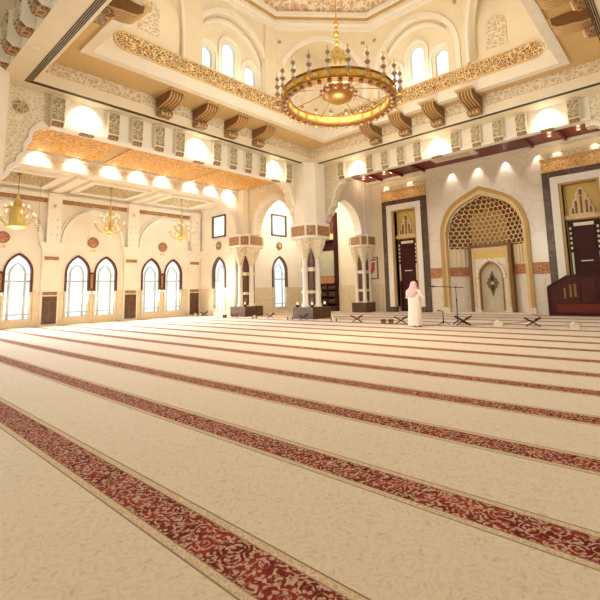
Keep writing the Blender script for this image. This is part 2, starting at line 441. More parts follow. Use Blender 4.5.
# pilasters with ribs (things? fixed architecture -> trim with parts)
for c, nm in ((3.3, 'beyond the left edge of the view'), (7.48, 'between the left edge window and the middle pair'), (11.68, 'between the middle and corner window pairs'), (15.95, 'in the far corner of the window wall')):
    o = MB().box(XL, c-.42, 0, XL+.12, c+.42, 3.78).build('trim_%d' % nt_, 'plaster'); nt_ += 1
    tag(o, 'pilaster with brown marble base %s' % nm, 'pilaster', kind='structure')
    MB().box(XL+.12, c-.33, .1, XL+.16, c+.33, 1.5).build('marble_panel', 'brown_marble', o)
    MB().box(XL+.12, c-.33, 1.57, XL+.155, c+.33, 1.73).build('relief_band', 'bracket_brown', o)
    MB().box(XL+.12, c-.33, 3.38, XL+.155, c+.33, 3.56).build('relief_band', 'brown_band', o)
    mb = MB()
    for k, (w, d, z) in enumerate(((.46, .2, 3.78), (.52, .26, 3.95), (.6, .34, 4.12))): mb.box(XL, c-w, z, XL+d, c+w, z+.17)
    mb.box(XL, c-.32, 4.29, XL+.3, c+.32, 6.9)
    mb.build('corbel_shaft', 'moulding', o)
    mb = MB()
    for z in (4.7, 5.1, 5.5): 
        for s in (-.14, .14): mb.ball(XL+.3, c+s, z, .04, 8, 6)
    mb.ball(XL+.3, c, 6.2, .1, 8, 6)
    mb.build('rosette', 'carved_cream', o)
# blind arches
for c in (1.25, 5.38, 9.58, 13.8):
    mb = band(MB(), apath(c, 1.5, 4.3, 4.35, 1.75), apath(c, 1.68, 4.3, 4.35, 1.95), 'x', XL, XL+.14)
    band(mb, apath(c, 1.78, 4.3, 4.35, 2.05), apath(c, 1.82, 4.3, 4.35, 2.1), 'x', XL, XL+.1)
    trim(mb, 'moulding', 'blind arch moulding on the window wall centred at bay %s' % {1.25: 'out of view', 5.38: 'of the left edge window', 9.58: 'of the middle pair', 13.8: 'of the corner pair'}[c])
# brown cornice band, one per bay
for c, nm in ((1.25, 'out of view'), (5.38, 'over the left edge window'), (9.58, 'over the middle window pair'), (13.8, 'over the corner window pair')):
    trim(MB().box(XL, c-1.75, 6.42, XL+.12, c+1.75, 6.64), 'brown_band', 'brown carved cornice band %s' % nm)
trim(MB().box(XL, -2, 6.64, XL+.22, 16.4, 6.86), 'moulding', 'ivory cornice above the window wall')

# end wall of the aisle y=16.4 with window, and return wall x=-21.3
YE = 16.42
struct(wall(MB(), 'y', -25.5, -21.3, 0, 7.6, YE, YE+.4, [dict(c=-22.95, w=.62, z0=.46, zs=2.75, h=.94), dict(c=-22.98, w=.68, z0=5.08, zs=6.46)]), 'wall_end', 'plaster', 'cream end wall of the window aisle left of the corner column', 'wall')
window(9, 'y', -22.95, YE, -1, 'tall arched window on the aisle end wall left of the corner column', wo=.72, wi=.6, sill=.46, zs=2.75, h=1.03, hi=.91, framemat='brown_frame', pane='pane_low', narrow=True)
XR = -21.3
struct(wall(MB(), 'x', 16.82, 23.8, 0, 8.6, XR-.4, XR, [dict(c=20.2, w=.62, z0=.42, zs=2.8, h=.98), dict(c=20.18, w=.66, z0=5.3, zs=6.7)]), 'wall_corner', 'plaster', 'cream wall of the corner bay seen through the small arch', 'wall')
window(10, 'x', 20.2, XR, 1, 'tall arched window seen through the small arch between columns', wo=.72, wi=.6, sill=.42, zs=2.8, h=1.07, hi=.95, framemat='brown_frame', pane='pane_low', narrow=True)
def sqwin(n, axis, c, w, z0, z1, d, sgn, label):
    r = root('window_%d' % n, label, 'window'); r['kind'] = 'structure'; f = lambda k: d+sgn*k; t = .09
    mb = MB()
    for a, b, p, q in ((c-w, c-w+t, z0, z1), (c+w-t, c+w, z0, z1), (c-w, c+w, z0, z0+t), (c-w, c+w, z1-t, z1)):
        mb.prism([(a, p), (b, p), (b, q), (a, q)], axis, f(-.05), f(.07))
    mb.build('window_frame', 'brown_frame', r)
    MB().prism([(c-w+.05, z0+.05), (c+w-.05, z0+.05), (c+w-.05, z1-.05), (c-w+.05, z1-.05)], axis, f(-.12), f(-.08)).build('pane', 'pane', r)
sqwin(11, 'y', -22.98, .73, 5.04, 6.5, YE, -1, 'square upper window on the aisle end wall left of corner column')
sqwin(12, 'x', 20.18, .72, 5.25, 6.76, XR, 1, 'square upper window seen through the small arch between columns')
trim(MB().box(-25.2, YE-.05, 0, -23.68, YE, 1.74).box(-22.2, YE-.05, 0, -21.3, YE, 1.74), 'wainscot', 'beige wainscot on the aisle end wall')
trim(MB().box(XR, 16.9, 0, XR+.05, 19.46, 1.74).box(XR, 20.94, 0, XR+.05, 23.3, 1.74), 'wainscot', 'beige wainscot in the corner bay')
trim(MB().box(-21.25, 23.25, 0, -14.95, 23.3, 1.74), 'wainscot', 'beige wainscot on the front wall left of the side door')

# qibla wall
YQ = 23.3
MC = -8.4
dL, dR = -13.17, -3.63
ops = [dict(c=MC, w=2.14, z0=0, zs=4.35, h=2.36, keel=True), dict(c=dL, w=.74, z0=.02, zs=6.3), dict(c=dR, w=.74, z0=.02, zs=6.3)]
struct(wall(MB(), 'y', -21.7, 4.5, 0, 8.6, YQ, YQ+.35, ops, 18), 'wall_front', 'plaster_warm', 'front wall with the central prayer niche', 'wall')
trim(wall(MB(), 'y', -11.6, -5.2, .01, 8.2, YQ-.06, YQ, [dict(c=MC, w=2.3, z0=0, zs=4.35, h=2.5, keel=True)], 18), 'white_marble', 'white veined marble facing around the prayer niche')

# mihrab ------------------------------------------------------------
mih = root('prayer_niche', 'large pointed arch prayer niche with honeycomb vault in the front wall', 'prayer niche', (MC, YQ, 0))
def rel(mb, loc): return mb
lc = (MC, YQ, 0)
def child(mb, name, mat, parent, loc, smooth=None):
    mb.v = [(p[0]-loc[0], p[1]-loc[1], p[2]-loc[2]) for p in mb.v]
    return mb.build(name, mat, parent, smooth=smooth)
mb = band(MB(), apath(MC, 2.24, .3, 4.35, 2.4, 20, True), apath(MC, 2.42, .3, 4.35, 2.62, 20, True), 'y', YQ-.16, YQ+.02)
child(mb, 'outer_arch', 'arch_gold', mih, lc)
mb = band(MB(), apath(MC, 2.1, .3, 4.35, 2.16, 20, True), apath(MC, 2.245, .3, 4.35, 2.405, 20, True), 'y', YQ-.11, YQ+.2)
child(mb, 'inner_arch', 'arch_gold_light', mih, lc)
child(MB().box(MC-2.45, YQ-.18, 0, MC-2.08, YQ+.1, .3), 'arch_foot', 'white_marble', mih, lc)
child(MB().box(MC+2.08, YQ-.18, 0, MC+2.45, YQ+.1, .3), 'arch_foot', 'white_marble', mih, lc)
# recess: polygonal plan
def plan(x):  # depth behind the wall face for a local x
    a = abs(x)
    if a < 1.25: return .95
    return .95-(a-1.25)/(2.1-1.25)*.7
def niche_skin(z0, z1, off=0.):
    mb = MB(); xs = [-2.1, -1.25, 1.25, 2.1]
    for a, b in zip(xs, xs[1:]):
        mb.add([(MC+a, YQ+plan(a)-off, z0), (MC+b, YQ+plan(b)-off, z0), (MC+b, YQ+plan(b)-off, z1), (MC+a, YQ+plan(a)-off, z1),
                (MC+a, YQ+plan(a)+.1, z0), (MC+b, YQ+plan(b)+.1, z0), (MC+b, YQ+plan(b)+.1, z1), (MC+a, YQ+plan(a)+.1, z1)],
               [(0, 1, 2, 3), (7, 6, 5, 4), (0, 4, 5, 1), (3, 2, 6, 7), (0, 3, 7, 4), (1, 5, 6, 2)])
    return mb
child(niche_skin(0, 3.6), 'niche_wall', 'white_marble', mih, lc)
child(niche_skin(2.04, 2.56, .05), 'carved_band', 'red_band', mih, lc)
child(MB().box(-11.6, YQ-.1, 1.98, MC-2.42, YQ-.05, 2.56), 'side_band', 'red_band', mih, lc)
child(MB().box(MC+2.42, YQ-.1, 1.98, -5.2, YQ-.05, 2.56), 'side_band', 'red_band', mih, lc)
# flutes above the band
mb = MB()
for i in range(21):
    x = -2.02+4.04*i/20
    if abs(x) < 1.25: continue
    y = YQ+plan(x)-.06
    child(MB().lathe([(.06, 2.66), (.06, 3.5), (.1, 3.62)], MC+x, y, 8), 'flute', 'muq_ridge', mih, lc)
# honeycomb vault
def vault_depth(x, z):
    w, h, zs = 2.1, 2.16, 4.35
    o = dict(c=0, w=w, zs=zs, h=h, keel=True)
    if z <= zs: r = abs(x)/w
    else:
        r = 0
        lo_, hi_ = 1.0, 20.0
        # scale factor at which the ray from (0,zs) through (x,z) meets the arch
        for _ in range(22):
            mid = (lo_+hi_)/2
            if abs(x*mid) >= w or zs+(z-zs)*mid > otop(o, x*mid): hi_ = mid
            else: lo_ = mid
        r = 1/lo_
    return .2+1.0*math.sqrt(max(0, 1-min(1, r)**1.7))
mbc = MB(); mbr = MB(); mbp = MB()
S = .27
arch_o = dict(c=0, w=2.1, zs=4.35, h=2.16, keel=True)
row = 0; z = 3.62
while z < 6.7:
    x = -2.3+(S*.5 if row % 2 else 0)
    while x < 2.3:
        hexo = []
        ok = True; cnt = 0
        for k in range(6):
            a = PI/6+k*PI/3
            px, pz = x+S*.577*math.cos(a), z+S*.577*math.sin(a)
            top = otop(arch_o, px) if abs(px) < 2.1 else 0
            inside = abs(px) < 2.1 and pz < top
            cnt += inside
            px = max(-2.09, min(2.09, px)); pz = min(pz, max(3.62, otop(arch_o, px)-.005)) ; pz = max(3.62, pz)
            hexo.append((px, pz))
        if cnt >= 2:
            cx = sum(p[0] for p in hexo)/6; cz = sum(p[1] for p in hexo)/6
            O = [(MC+p[0], YQ+vault_depth(*p), p[1]) for p in hexo]
            I = []; D = []
            dc = vault_depth(cx, cz)
            fz = .83
            for p in hexo:
                ip = (cx+(p[0]-cx)*fz, cz+(p[1]-cz)*fz); dd = vault_depth(*ip)
                I.append((MC+ip[0], YQ+dd-.015, ip[1]))
                jp = (cx+(p[0]-cx)*.55, cz+(p[1]-cz)*.55+.03)
                D.append((MC+jp[0], YQ+vault_depth(*jp)+.11, jp[1]))
            mbr.add(O+I, [(k, (k+1) % 6, 6+(k+1) % 6, 6+k) for k in range(6)])
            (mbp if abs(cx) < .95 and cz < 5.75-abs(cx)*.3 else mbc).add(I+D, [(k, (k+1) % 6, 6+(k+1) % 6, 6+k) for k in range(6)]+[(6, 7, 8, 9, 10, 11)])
        x += S
    z += S*.866; row += 1
child(mbr, 'honeycomb_ridge', 'muq_ridge', mih, lc)
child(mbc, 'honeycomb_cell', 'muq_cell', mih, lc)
child(mbp, 'central_cell', 'arch_gold', mih, lc)
mb = MB()
NX, NZ = 26, 18
for i in range(NX):
    for j in range(NZ):
        x0, x1 = -2.1+4.2*i/NX, -2.1+4.2*(i+1)/NX
        q = []
        for xx in (x0, x1):
            t = otop(arch_o, xx)
            for jj in (j, j+1):
                zz = 3.6+(t-3.6)*jj/NZ; q.append((MC+xx, YQ+vault_depth(xx, min(zz, t-.01))+.22, zz))
        mb.add([q[0], q[2], q[3], q[1]], [(0, 1, 2, 3)])
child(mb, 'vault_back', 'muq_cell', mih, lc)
# inner tall panel with the small arched door
PC = MC+.07
mb = wall(MB(), 'y', PC-1.02, PC+1.02, 0, 3.62, YQ+.62, YQ+.95, [dict(c=PC, w=.62, z0=0, zs=1.95, h=.82)])
child(mb, 'inner_panel', 'white_marble', mih, lc)
mb = band(MB(), [(PC-1.02, 0), (PC-1.02, 3.6), (PC+1.02, 3.6), (PC+1.02, 0)], [(PC-1.17, 0), (PC-1.17, 3.75), (PC+1.17, 3.75), (PC+1.17, 0)], 'y', YQ+.52, YQ+.95)
child(mb, 'panel_border', 'console', mih, lc)
mb = band(MB(), [(PC-.86, .3), (PC-.86, 3.42), (PC+.86, 3.42), (PC+.86, .3)], [(PC-.97, .3), (PC-.97, 3.54), (PC+.97, 3.54), (PC+.97, .3)], 'y', YQ+.57, YQ+.63)
child(mb, 'panel_moulding', 'arch_gold_light', mih, lc)
child(MB().box(PC-.84, YQ+.6, 2.98, PC+.84, YQ+.63, 3.4), 'upper_panel', 'yellow_panel', mih, lc)
# scalloped arch rim
mb = MB(); ap = apath(PC, .74, 1.75, 1.95, .95, 8)
for i, p in enumerate(ap[1:-1]): mb.ball(p[0], YQ+.6, p[1], .1, 10, 6)
child(mb, 'scalloped_rim', 'moulding', mih, lc, smooth=40)
mb = band(MB(), apath(PC, .6, .12, 1.95, .8, 10), apath(PC, .66, .12, 1.95, .86, 10), 'y', YQ+.55, YQ+.75)
child(mb, 'arch_lining', 'brass_dark', mih, lc)
child(MB().prism(apath(PC, .63, .02, 1.95, .83, 10), 'y', YQ+.8, YQ+.84), 'niche_door', 'mihrab_door', mih, lc)
# eight-pointed motif with finials
def star(mb, cx, cz, R, r, n, a, b, ph=0):
    pts = []
    for k in range(2*n):
        rr = R if k % 2 == 0 else r; t = PI*k/n+ph; pts.append((cx+rr*math.sin(t), cz+rr*math.cos(t)))
    mb.prism(pts, 'y', a, b)
mb = MB(); yy = YQ+.77
star(mb, PC, 1.6, .36, .27, 8, yy, yy+.03); mb.prism([(PC-.17, 1.85), (PC, 2.3), (PC+.17, 1.85)], 'y', yy, yy+.03); mb.prism([(PC-.17, 1.35), (PC, .86), (PC+.17, 1.35)], 'y', yy, yy+.03)
mb.box(PC-.03, yy, 1.2, PC+.03, yy+.03, 2.0)
m_ = child(mb, 'motif', 'motif', mih, lc)
mb = MB(); star(mb, PC, 1.6, .12, .07, 8, yy-.02, yy)
child(mb, 'motif_centre', 'mihrab_door', mih, lc)
child(MB().box(MC-2.1, YQ-.02, 0, MC+2.1, YQ+1.0, .03), 'niche_step', 'white_marble', mih, lc)

# side doors -----------------------------------------------------------
def side_door(n, c, label):
    r = root('door_%d' % n, label, 'door', (c, YQ, 0)); r['kind'] = 'structure'; l = (c, YQ, 0)
    fr = [(c-1.2, .0), (c-1.2, 6.75), (c+1.2, 6.75), (c+1.2, .0)]
    child(band(MB(), fr, [(c-1.56, 0), (c-1.56, 7.0), (c+1.56, 7.0), (c+1.56, 0)], 'y', YQ-.14, YQ), 'marble_surround', 'dark_marble', r, l)
    child(MB().box(c-1.56, YQ-.12, 7.02, c+1.56, YQ, 7.7), 'relief_panel', 'gold_panel', r, l)
    child(MB().box(c-1.6, YQ-.16, 7.7, c+1.6, YQ, 7.95), 'cornice', 'carved_cream', r, l)
    child(band(MB(), [(c-.86, .32), (c-.86, 6.36), (c+.86, 6.36), (c+.86, .32)], [(c-1.2, .32), (c-1.2, 6.72), (c+1.2, 6.72), (c+1.2, .32)], 'y', YQ-.2, YQ), 'white_frame', 'moulding', r, l)
    child(band(MB(), [(c-.74, .32), (c-.74, 6.28), (c+.74, 6.28), (c+.74, .32)], [(c-.86, .32), (c-.86, 6.38), (c+.86, 6.38), (c+.86, .32)], 'y', YQ-.12, YQ+.3), 'gilt_moulding', 'arch_gold', r, l)
    child(MB().box(c-1.2, YQ-.22, 0, c-.74, YQ, .32).box(c+.74, YQ-.22, 0, c+1.2, YQ, .32), 'plinth', 'dark_marble', r, l)
    child(MB().box(c-.8, YQ+.3, 0, c+.8, YQ+.34, 6.35), 'back_panel', 'yellow_panel', r, l)
    # stepped crown
    for q, (w, zs_, h_) in enumerate(((.52, 5.0, .2), (.37, 5.38, .2), (.24, 5.72, .18), (.12, 5.95, .14))):
        child(MB().prism(apath(c, w, 4.75, zs_, h_, 8), 'y', YQ+.16+.012*q, YQ+.295+.001*q), 'crown_step', 'moulding', r, l)
        child(MB().prism(apath(c, w-.035, 4.78, zs_-.02, h_-.03, 8), 'y', YQ+.125+.012*q, YQ+.17), 'crown_field', 'arch_gold_light', r, l)
    for x, z0, z1 in ((-.42, 4.82, 5.04), (-.27, 4.82, 5.38), (-.05, 4.82, 5.6), (.17, 4.82, 5.38), (.33, 4.82, 5.04)):
        child(MB().prism(apath(c+x+.05, .045, z0, z1, .06, 5), 'y', YQ+.1, YQ+.14), 'crown_niche', 'console', r, l)
    child(MB().prism(apath(c, .06, 5.7, 5.9, .08, 6), 'y', YQ+.1, YQ+.17), 'crown_niche', 'console', r, l)
    child(MB().box(c-.74, YQ+.08, 4.55, c+.74, YQ+.3, 4.75), 'lintel', 'arch_gold_light', r, l)
    dl = child(MB().box(c-.66, YQ+.2, .03, c+.66, YQ+.3, 4.5), 'door_leaf', 'wood_dark', r, l)
    mb = MB()
    for s in (-1, 1):
        mb.box(c+s*.52-.01, YQ+.17, .2, c+s*.52+.01, YQ+.2, 4.4)
    mb.box(c-.44, YQ+.17, 3.0, c+.44, YQ+.2, 4.1).box(c-.44, YQ+.17, .4, c+.44, YQ+.2, 2.1)
    child(mb, 'door_panel', 'wood_dark', dl, (0, 0, 0)) if False else child(mb, 'door_panel', 'wood_dark', r, l)
    mb = MB()
    for s in (-1, 1):
        for k in range(5): mb.box(c+s*.57-.045, YQ+.15, 3.1+k*.24, c+s*.57+.045, YQ+.2, 3.22+k*.24)
        mb.box(c+s*.57-.04, YQ+.15, 1.9, c+s*.57+.04, YQ+.2, 2.95)
    mb.box(c-.42, YQ+.15, 4.22, c+.42, YQ+.2, 4.38)
    mb.box(c-.25, YQ+.15, 2.5, c+.25, YQ+.17, 2.55)
    child(mb, 'inlay', 'louvre', r, l)
    return r
side_door(1, dL, 'tall dark wooden door in stepped niche left of the prayer niche')
side_door(2, dR, 'tall dark wooden door in stepped niche behind the mahogany pulpit rail')

# columns ---------------------------------------------------------------
def chamf(c, h, k):
    x, y = c
    return [(x-h+k, y-h), (x+h-k, y-h), (x+h, y-h+k), (x+h, y+h-k), (x+h-k, y+h), (x-h+k, y+h), (x-h, y+h-k), (x-h, y-h+k)]
def column(x, y, label, s=1., diag=False):
    r = root('column', label, 'column', (x, y, 0))
    h = .71*s
    MB().box(-h, -h, 0, h, h, .6).build('base', 'brown_marble', r)
    c = .40*s
    MB().prism(chamf((0, 0), c, .1), 'z', .6, 4.15).build('core', 'brown_marble', r)
    for z0, z1 in ((.6, .68), (1.3, 1.46), (2.46, 2.66)):
        MB().prism(chamf((0, 0), c+.02, .1), 'z', z0, z1).build('stone_band', 'wainscot', r)
    ang = [(-PI/2+k*PI/2+(PI/4 if diag else 0)) for k in range(4)]
    for a in ang:
        d = (.46 if not diag else .52)*s
        px, py = d*math.cos(a), d*math.sin(a)
        sh = MB().lathe([(.2*s, .6), (.2*s, .72), (.155*s, .8), (.14*s, 3.0), (.17*s, 3.05), (.14*s, 3.1)], px, py, 14).build('shaft', 'moulding', r, smooth=40)
        cap = MB()
        prof = [(.15, 3.1), (.2, 3.2), (.22, 3.32), (.32, 3.5), (.34, 3.62), (.46, 3.85), (.47, 3.95), (.52, 4.1), (.52, 4.18)]
        cap.lathe([(q*s, z) for q, z in prof], px, py, 8, PI/8)
        cap.build('capital', 'spandrel', r)
    hb = .94*s
    MB().prism(chamf((0, 0), hb, .42*s), 'z', 4.18, 4.98).build('frieze_block', 'moulding', r)
    k = .42*s
    mb = MB()
    for j in range(8):
        P = chamf((0, 0), hb, k); a = Vector(P[j]); b = Vector(P[(j+1) % 8]); t = (b-a).normalized(); nn = Vector((t.y, -t.x))
        a2 = a+t*.06; b2 = b-t*.06; q = nn*.025
        mb.add([(*a2, 4.3), (*b2, 4.3), (*b2, 4.82), (*a2, 4.82), (*(a2+q), 4.3), (*(b2+q), 4.3), (*(b2+q), 4.82), (*(a2+q), 4.82)],
               [(0, 1, 2, 3), (4, 5, 6, 7), (0, 1, 5, 4), (3, 2, 6, 7), (0, 3, 7, 4), (1, 2, 6, 5)])
    mb.build('relief_band', 'brown_band', r)
    return r
B = (-15.35, 16.87); A = (-20.85, 16.95); Cc = (-16.15, 22.8)
column(*B, 'nearest four-shaft column at the corner of the dome')
column(*A, 'four-shaft column on the left at the end of the window aisle')
column(*Cc, 'smaller column against the front wall right of the bookcase', .8, True)
column(-15.5, 1.93, 'four-shaft column at the left edge of the view mostly out of frame')
# piers above the columns (setting)
def pier(c, h, k, z0, z1, label): trim(MB().prism(chamf(c, h, k), 'z', z0, z1), 'plaster', label, 'pier')
pier(B, .8, .42, 4.98, 8.25, 'chamfered plaster pier above the nearest column under the dome corner')
pier((-15.4, 2.3), .8, .42, 4.98, 8.25, 'chamfered plaster pier at the left edge of the view')
pier(Cc, .55, .2, 4.98, 8.45, 'plaster pier above the small column by the front wall')
pier(A, .55, .2, 4.98, 7.85, 'plaster pier above the column at the end of the window aisle')

# arched walls of the corner bay
ops = [dict(c=-18.05, w=1.68, z0=4.9, zs=4.95, h=1.9)]
trim(wall(MB(), 'y', -20.9, -15.6, 4.9, 7.85, 16.75, 17.2, ops, 14), 'spandrel', 'small arched wall between the corner column and the nearest column', 'arch')
mb = band(MB(), apath(-18.05, 1.66, 4.9, 4.95, 1.88), apath(-18.05, 2.0, 4.9, 4.95, 2.22), 'y', 16.66, 16.75)
band(mb, apath(-18.05, 1.66, 4.9, 4.95, 1.88), apath(-18.05, 1.8, 4.9, 4.95, 2.02), 'y', 16.6, 16.66)
trim(mb, 'moulding', 'moulded arch ring between the corner column and the nearest column')
ops = [dict(c=20.25, w=1.66, z0=4.9, zs=4.95, h=1.95)]
trim(wall(MB(), 'x', 17.5, 23.3, 4.9, 8.45, -16.1, -15.65, ops, 14), 'plaster', 'small arched wall between the nearest column and the front wall', 'arch')
mb = band(MB(), apath(20.25, 1.64, 4.9, 4.95, 1.93), apath(20.25, 1.98, 4.9, 4.95, 2.27), 'x', -15.65, -15.56)
band(mb, apath(20.25, 1.64, 4.9, 4.95, 1.93), apath(20.25, 1.78, 4.9, 4.95, 2.07), 'x', -15.56, -15.5)
trim(mb, 'moulding', 'moulded arch ring between the nearest column and the front wall')

# lit beam at x = -21 with quarter-round ends
pts = []
y0, y1, zb = 3.2, 16.2, 7.12
op = [(y1, 5.0)]
for i in range(1, 11):
    a = PI/2*i/10; op.append((y1-2.0*(1-math.cos(a)), 5.0+2.12*math.sin(a)))
op2 = [(y0+(y1-p[0]), p[1]) for p in op]
full = op2+op[::-1]          # left foot ... right foot
mb = MB()
for a, b in zip(full, full[1:]): mb.prism([(a[0], a[1]), (b[0], b[1]), (b[0], 7.85), (a[0], 7.85)], 'x', -21.4, -21.0)
mb.prism([(y1, 5.0), (16.9, 5.0), (16.9, 7.85), (y1, 7.85)], 'x', -21.4, -21.0)
mb.prism([(y0, 5.0), (2.0, 5.0), (2.0, 7.85), (y0, 7.85)], 'x', -21.4, -21.0)
trim(mb, 'plaster', 'floodlit beam spanning the left aisle opening', 'beam')
off = []
for i, p in enumerate(full):
    a = full[max(i-1, 0)]; b = full[min(i+1, len(full)-1)]
    t = Vector((b[0]-a[0], b[1]-a[1])).normalized(); off.append((p[0]-t.y*.22, p[1]+t.x*.22))
mb = band(MB(), full, off, 'x', -21.0, -20.9)
trim(mb, 'moulding', 'raised moulding along the edge of the floodlit beam')
trim(MB().box(-21.0, 2.0, 7.68, -20.86, 16.75, 7.85), 'moulding', 'top ledge of the floodlit beam')
# small ornaments on the beam between the light pools
for i, yy in enumerate((6.27, 7.8, 9.27, 10.6, 12.2, 13.7)):
    o = MB().prism([(yy-.3, 7.5), (yy, 7.38), (yy+.3, 7.5), (yy, 7.62)], 'x', -21.0, -20.96).build('relief_ornament', 'spandrel')
    tag(o, '%s lozenge relief from the left on the floodlit beam' % ORD[i], 'ornament', 'relief ornaments on the floodlit beam')

# ceilings
struct(MB().box(-21.4, -1, 7.85, -15.8, 16.75, 8.2), 'ceiling', 'tan', 'ceiling strip between the floodlit beam and the dome opening', 'ceiling')
struct(MB().box(-25.6, -2.2, 7.12, -21.4, 16.42, 7.5), 'ceiling_aisle', 'plaster', 'coffered ceiling of the window aisle', 'ceiling')
struct(MB().box(-21.7, 17.2, 8.45, -15.7, 23.6, 8.6), 'ceiling_corner', 'plaster', 'ceiling of the corner bay', 'ceiling')
struct(MB().box(-15.7, 17.65, 8.45, 4.5, 23.6, 8.6), 'ceiling_front', 'wood_red', 'red timber ceiling along the front wall', 'ceiling')
for (a, b, nm) in ((3.9, 7.75, 'nearest the left pier'), (8.2, 12.45, 'in the middle'), (12.9, 16.6, 'nearest the small arch')):
    o = MB().box(-20.75, a, 7.79, -16.2, b, 7.85).build('ceiling_panel', 'gold_ceiling')
    tag(o, 'amber carved ceiling panel %s' % nm, 'ceiling panel', 'amber ceiling panels beside the dome')
# aisle coffers
for c, nm in ((1.25, 'out of view at the left'), (5.38, 'over the left edge window'), (9.58, 'over the middle window pair'), (13.8, 'over the corner window pair')):
    o = MB().box(-24.4, c-1.25, 7.06, -22.0, c+1.25, 7.12).build('ceiling_coffer', 'bracket')
    tag(o, 'tan carved ceiling coffer %s' % nm, 'coffer', 'coffers of the window aisle ceiling')
    mb = band(MB(), [(-24.4, c-1.25), (-22.0, c-1.25), (-22.0, c+1.25), (-24.4, c+1.25), (-24.4, c-1.25)], [(-24.7, c-1.55), (-21.7, c-1.55), (-21.7, c+1.55), (-24.7, c+1.55), (-24.7, c-1.55)], 'z', 6.98, 7.12)
    mb.build('coffer_frame', 'moulding', o)
for c in (3.3, 7.48, 11.68): trim(MB().box(-25.2, c-.22, 6.95, -21.4, c+.22, 7.12), 'moulding', 'cross beam of the aisle ceiling %s' % {3.3: 'out of view', 7.48: 'left of the middle windows', 11.68: 'right of the middle windows'}[c])

# entablatures of the dome square ---------------------------------------
EX, EY = -15.7, 17.65
trim(MB().box(EX-.2, 4.42, 7.2, EX, 15.9, 8.25), 'plaster', 'left frieze wall carrying the carved brackets', 'beam')
trim(MB().box(EX-.2, 4.42, 7.1, EX+.12, 15.9, 7.2).box(EX, 4.42, 7.2, EX+.06, 15.9, 7.25), 'moulding', 'ledge under the left frieze of brackets')
trim(MB().box(-14.0, EY, 7.4, -2.15, EY+.2, 8.25), 'plaster', 'right frieze wall carrying the carved brackets', 'beam')
trim(MB().box(-14.0, EY-.12, 7.32, -2.15, EY+.2, 7.4).box(-14.0, EY-.06, 7.4, -2.15, EY, 7.44), 'moulding', 'ledge under the right frieze of brackets')
# foil spandrels
def foils(s0, sgn, kx=1.):
    """outline in (u,z): from the pier face (u = s0) out to the frieze"""
    pr = [(.0, 4.9), (.12, 4.9)]
    steps = [(.12, 4.9), (.38, 5.25), (.72, 5.6), (1.0, 6.0), (1.15, 6.5), (1.38, 6.95), (1.75, 7.12)]
    out = [(0, 4.9)]
    for (a, b) in zip(steps, steps[1:]):
        out.append(a)
        mx, mz = (a[0]+b[0])/2, (a[1]+b[1])/2
        dx, dz = b[0]-a[0], b[1]-a[1]
        for t in (.2, .4, .6, .8):
            bul = -.30*math.sin(PI*t)*.55
            out.append((a[0]+dx*t+(dz)*bul*1.0, a[1]+dz*t-dx*bul*1.0))
    out.append(steps[-1]); out += [(1.85, 7.12), (1.85, 8.25), (0, 8.25)]
    return [(s0+sgn*p[0]*kx, p[1]) for p in out]
for (axis, s0, sg, d, nm, kx) in (('x', 16.9, -1, (EX-.5, EX-.03), 'left of the nearest column', 1.), ('x', 3.1, 1, (EX-.5, EX-.03), 'at the left edge of the view', .72),
                              ('y', -15.3, 1, (EY+.03, EY+.45), 'right of the nearest column', 1.), ('y', -.5, -1, (EY+.03, EY+.45), 'at the right edge of the view', 1.)):
    trim(MB().prism(foils(s0, sg, kx), axis, *d), 'spandrel', 'stepped lobed corbel %s' % nm, 'corbel')
    mb = MB(); f = foils(s0, sg, kx)[:-3]
    mb2 = band(MB(), f, [(p[0]-sg*.1, p[1]+.1) for p in f], axis, d[1] if axis == 'x' else d[0]-.06, d[1]+.06 if axis == 'x' else d[0])
    trim(mb2, 'moulding', 'ivory edging of the lobed corbel %s' % nm)
for nm, o in (('on the lobed corbel at the left edge', MB().lathe([(.2, 0), (.2, .05), (.12, .08), (0, .08)], 0, 0, 16).xf(Matrix.Translation((EX, 3.6, 7.55)) @ Matrix.Rotation(PI/2, 4, 'Y'))),):
    tag(o.build('rosette', 'bracket'), 'round rosette %s' % nm, 'rosette')
trim(MB().box(-1.5, EY, 4.98, .3, EY+.5, 8.25), 'plaster', 'pier at the right edge of the view', 'pier')

# soffit ring with the slot diffusers
GX0, GX1, GY0, GY1 = -15.22, -1.1, 3.52, 16.88     # outer edge of the slot
FX0, FX1, FY0, FY1 = -15.02, -1.2, 3.78, 16.72     # upstand wall
def ring(mb, o, i, z0, z1):
    ox0, ox1, oy0, oy1 = o; ix0, ix1, iy0, iy1 = i
    mb.box(ox0, oy0, z0, ox1, iy0, z1).box(ox0, iy1, z0, ox1, oy1, z1).box(ox0, iy0, z0, ix0, iy1, z1).box(ix1, iy0, z0, ox1, iy1, z1); return mb
def four(o, i, z0, z1, name, mat, label):
    ox0, ox1, oy0, oy1 = o; ix0, ix1, iy0, iy1 = i
    for nm, bx in (('near', (ox0, oy0, ox1, iy0)), ('front', (ox0, iy1, ox1, oy1)), ('left', (ox0, iy0, ix0, iy1)), ('right', (ix1, iy0, ox1, iy1))):
        struct(MB().box(bx[0], bx[1], z0, bx[2], bx[3], z1), name+'_'+nm, mat, label % nm, name.split('_')[0])
four((-16.4, .4, 2.95, 18.2), (FX0, FX1, FY0, FY1), 8.25, 8.45, 'ceiling_border', 'plaster_warm', 'flat ceiling border on the %s side of the dome opening')
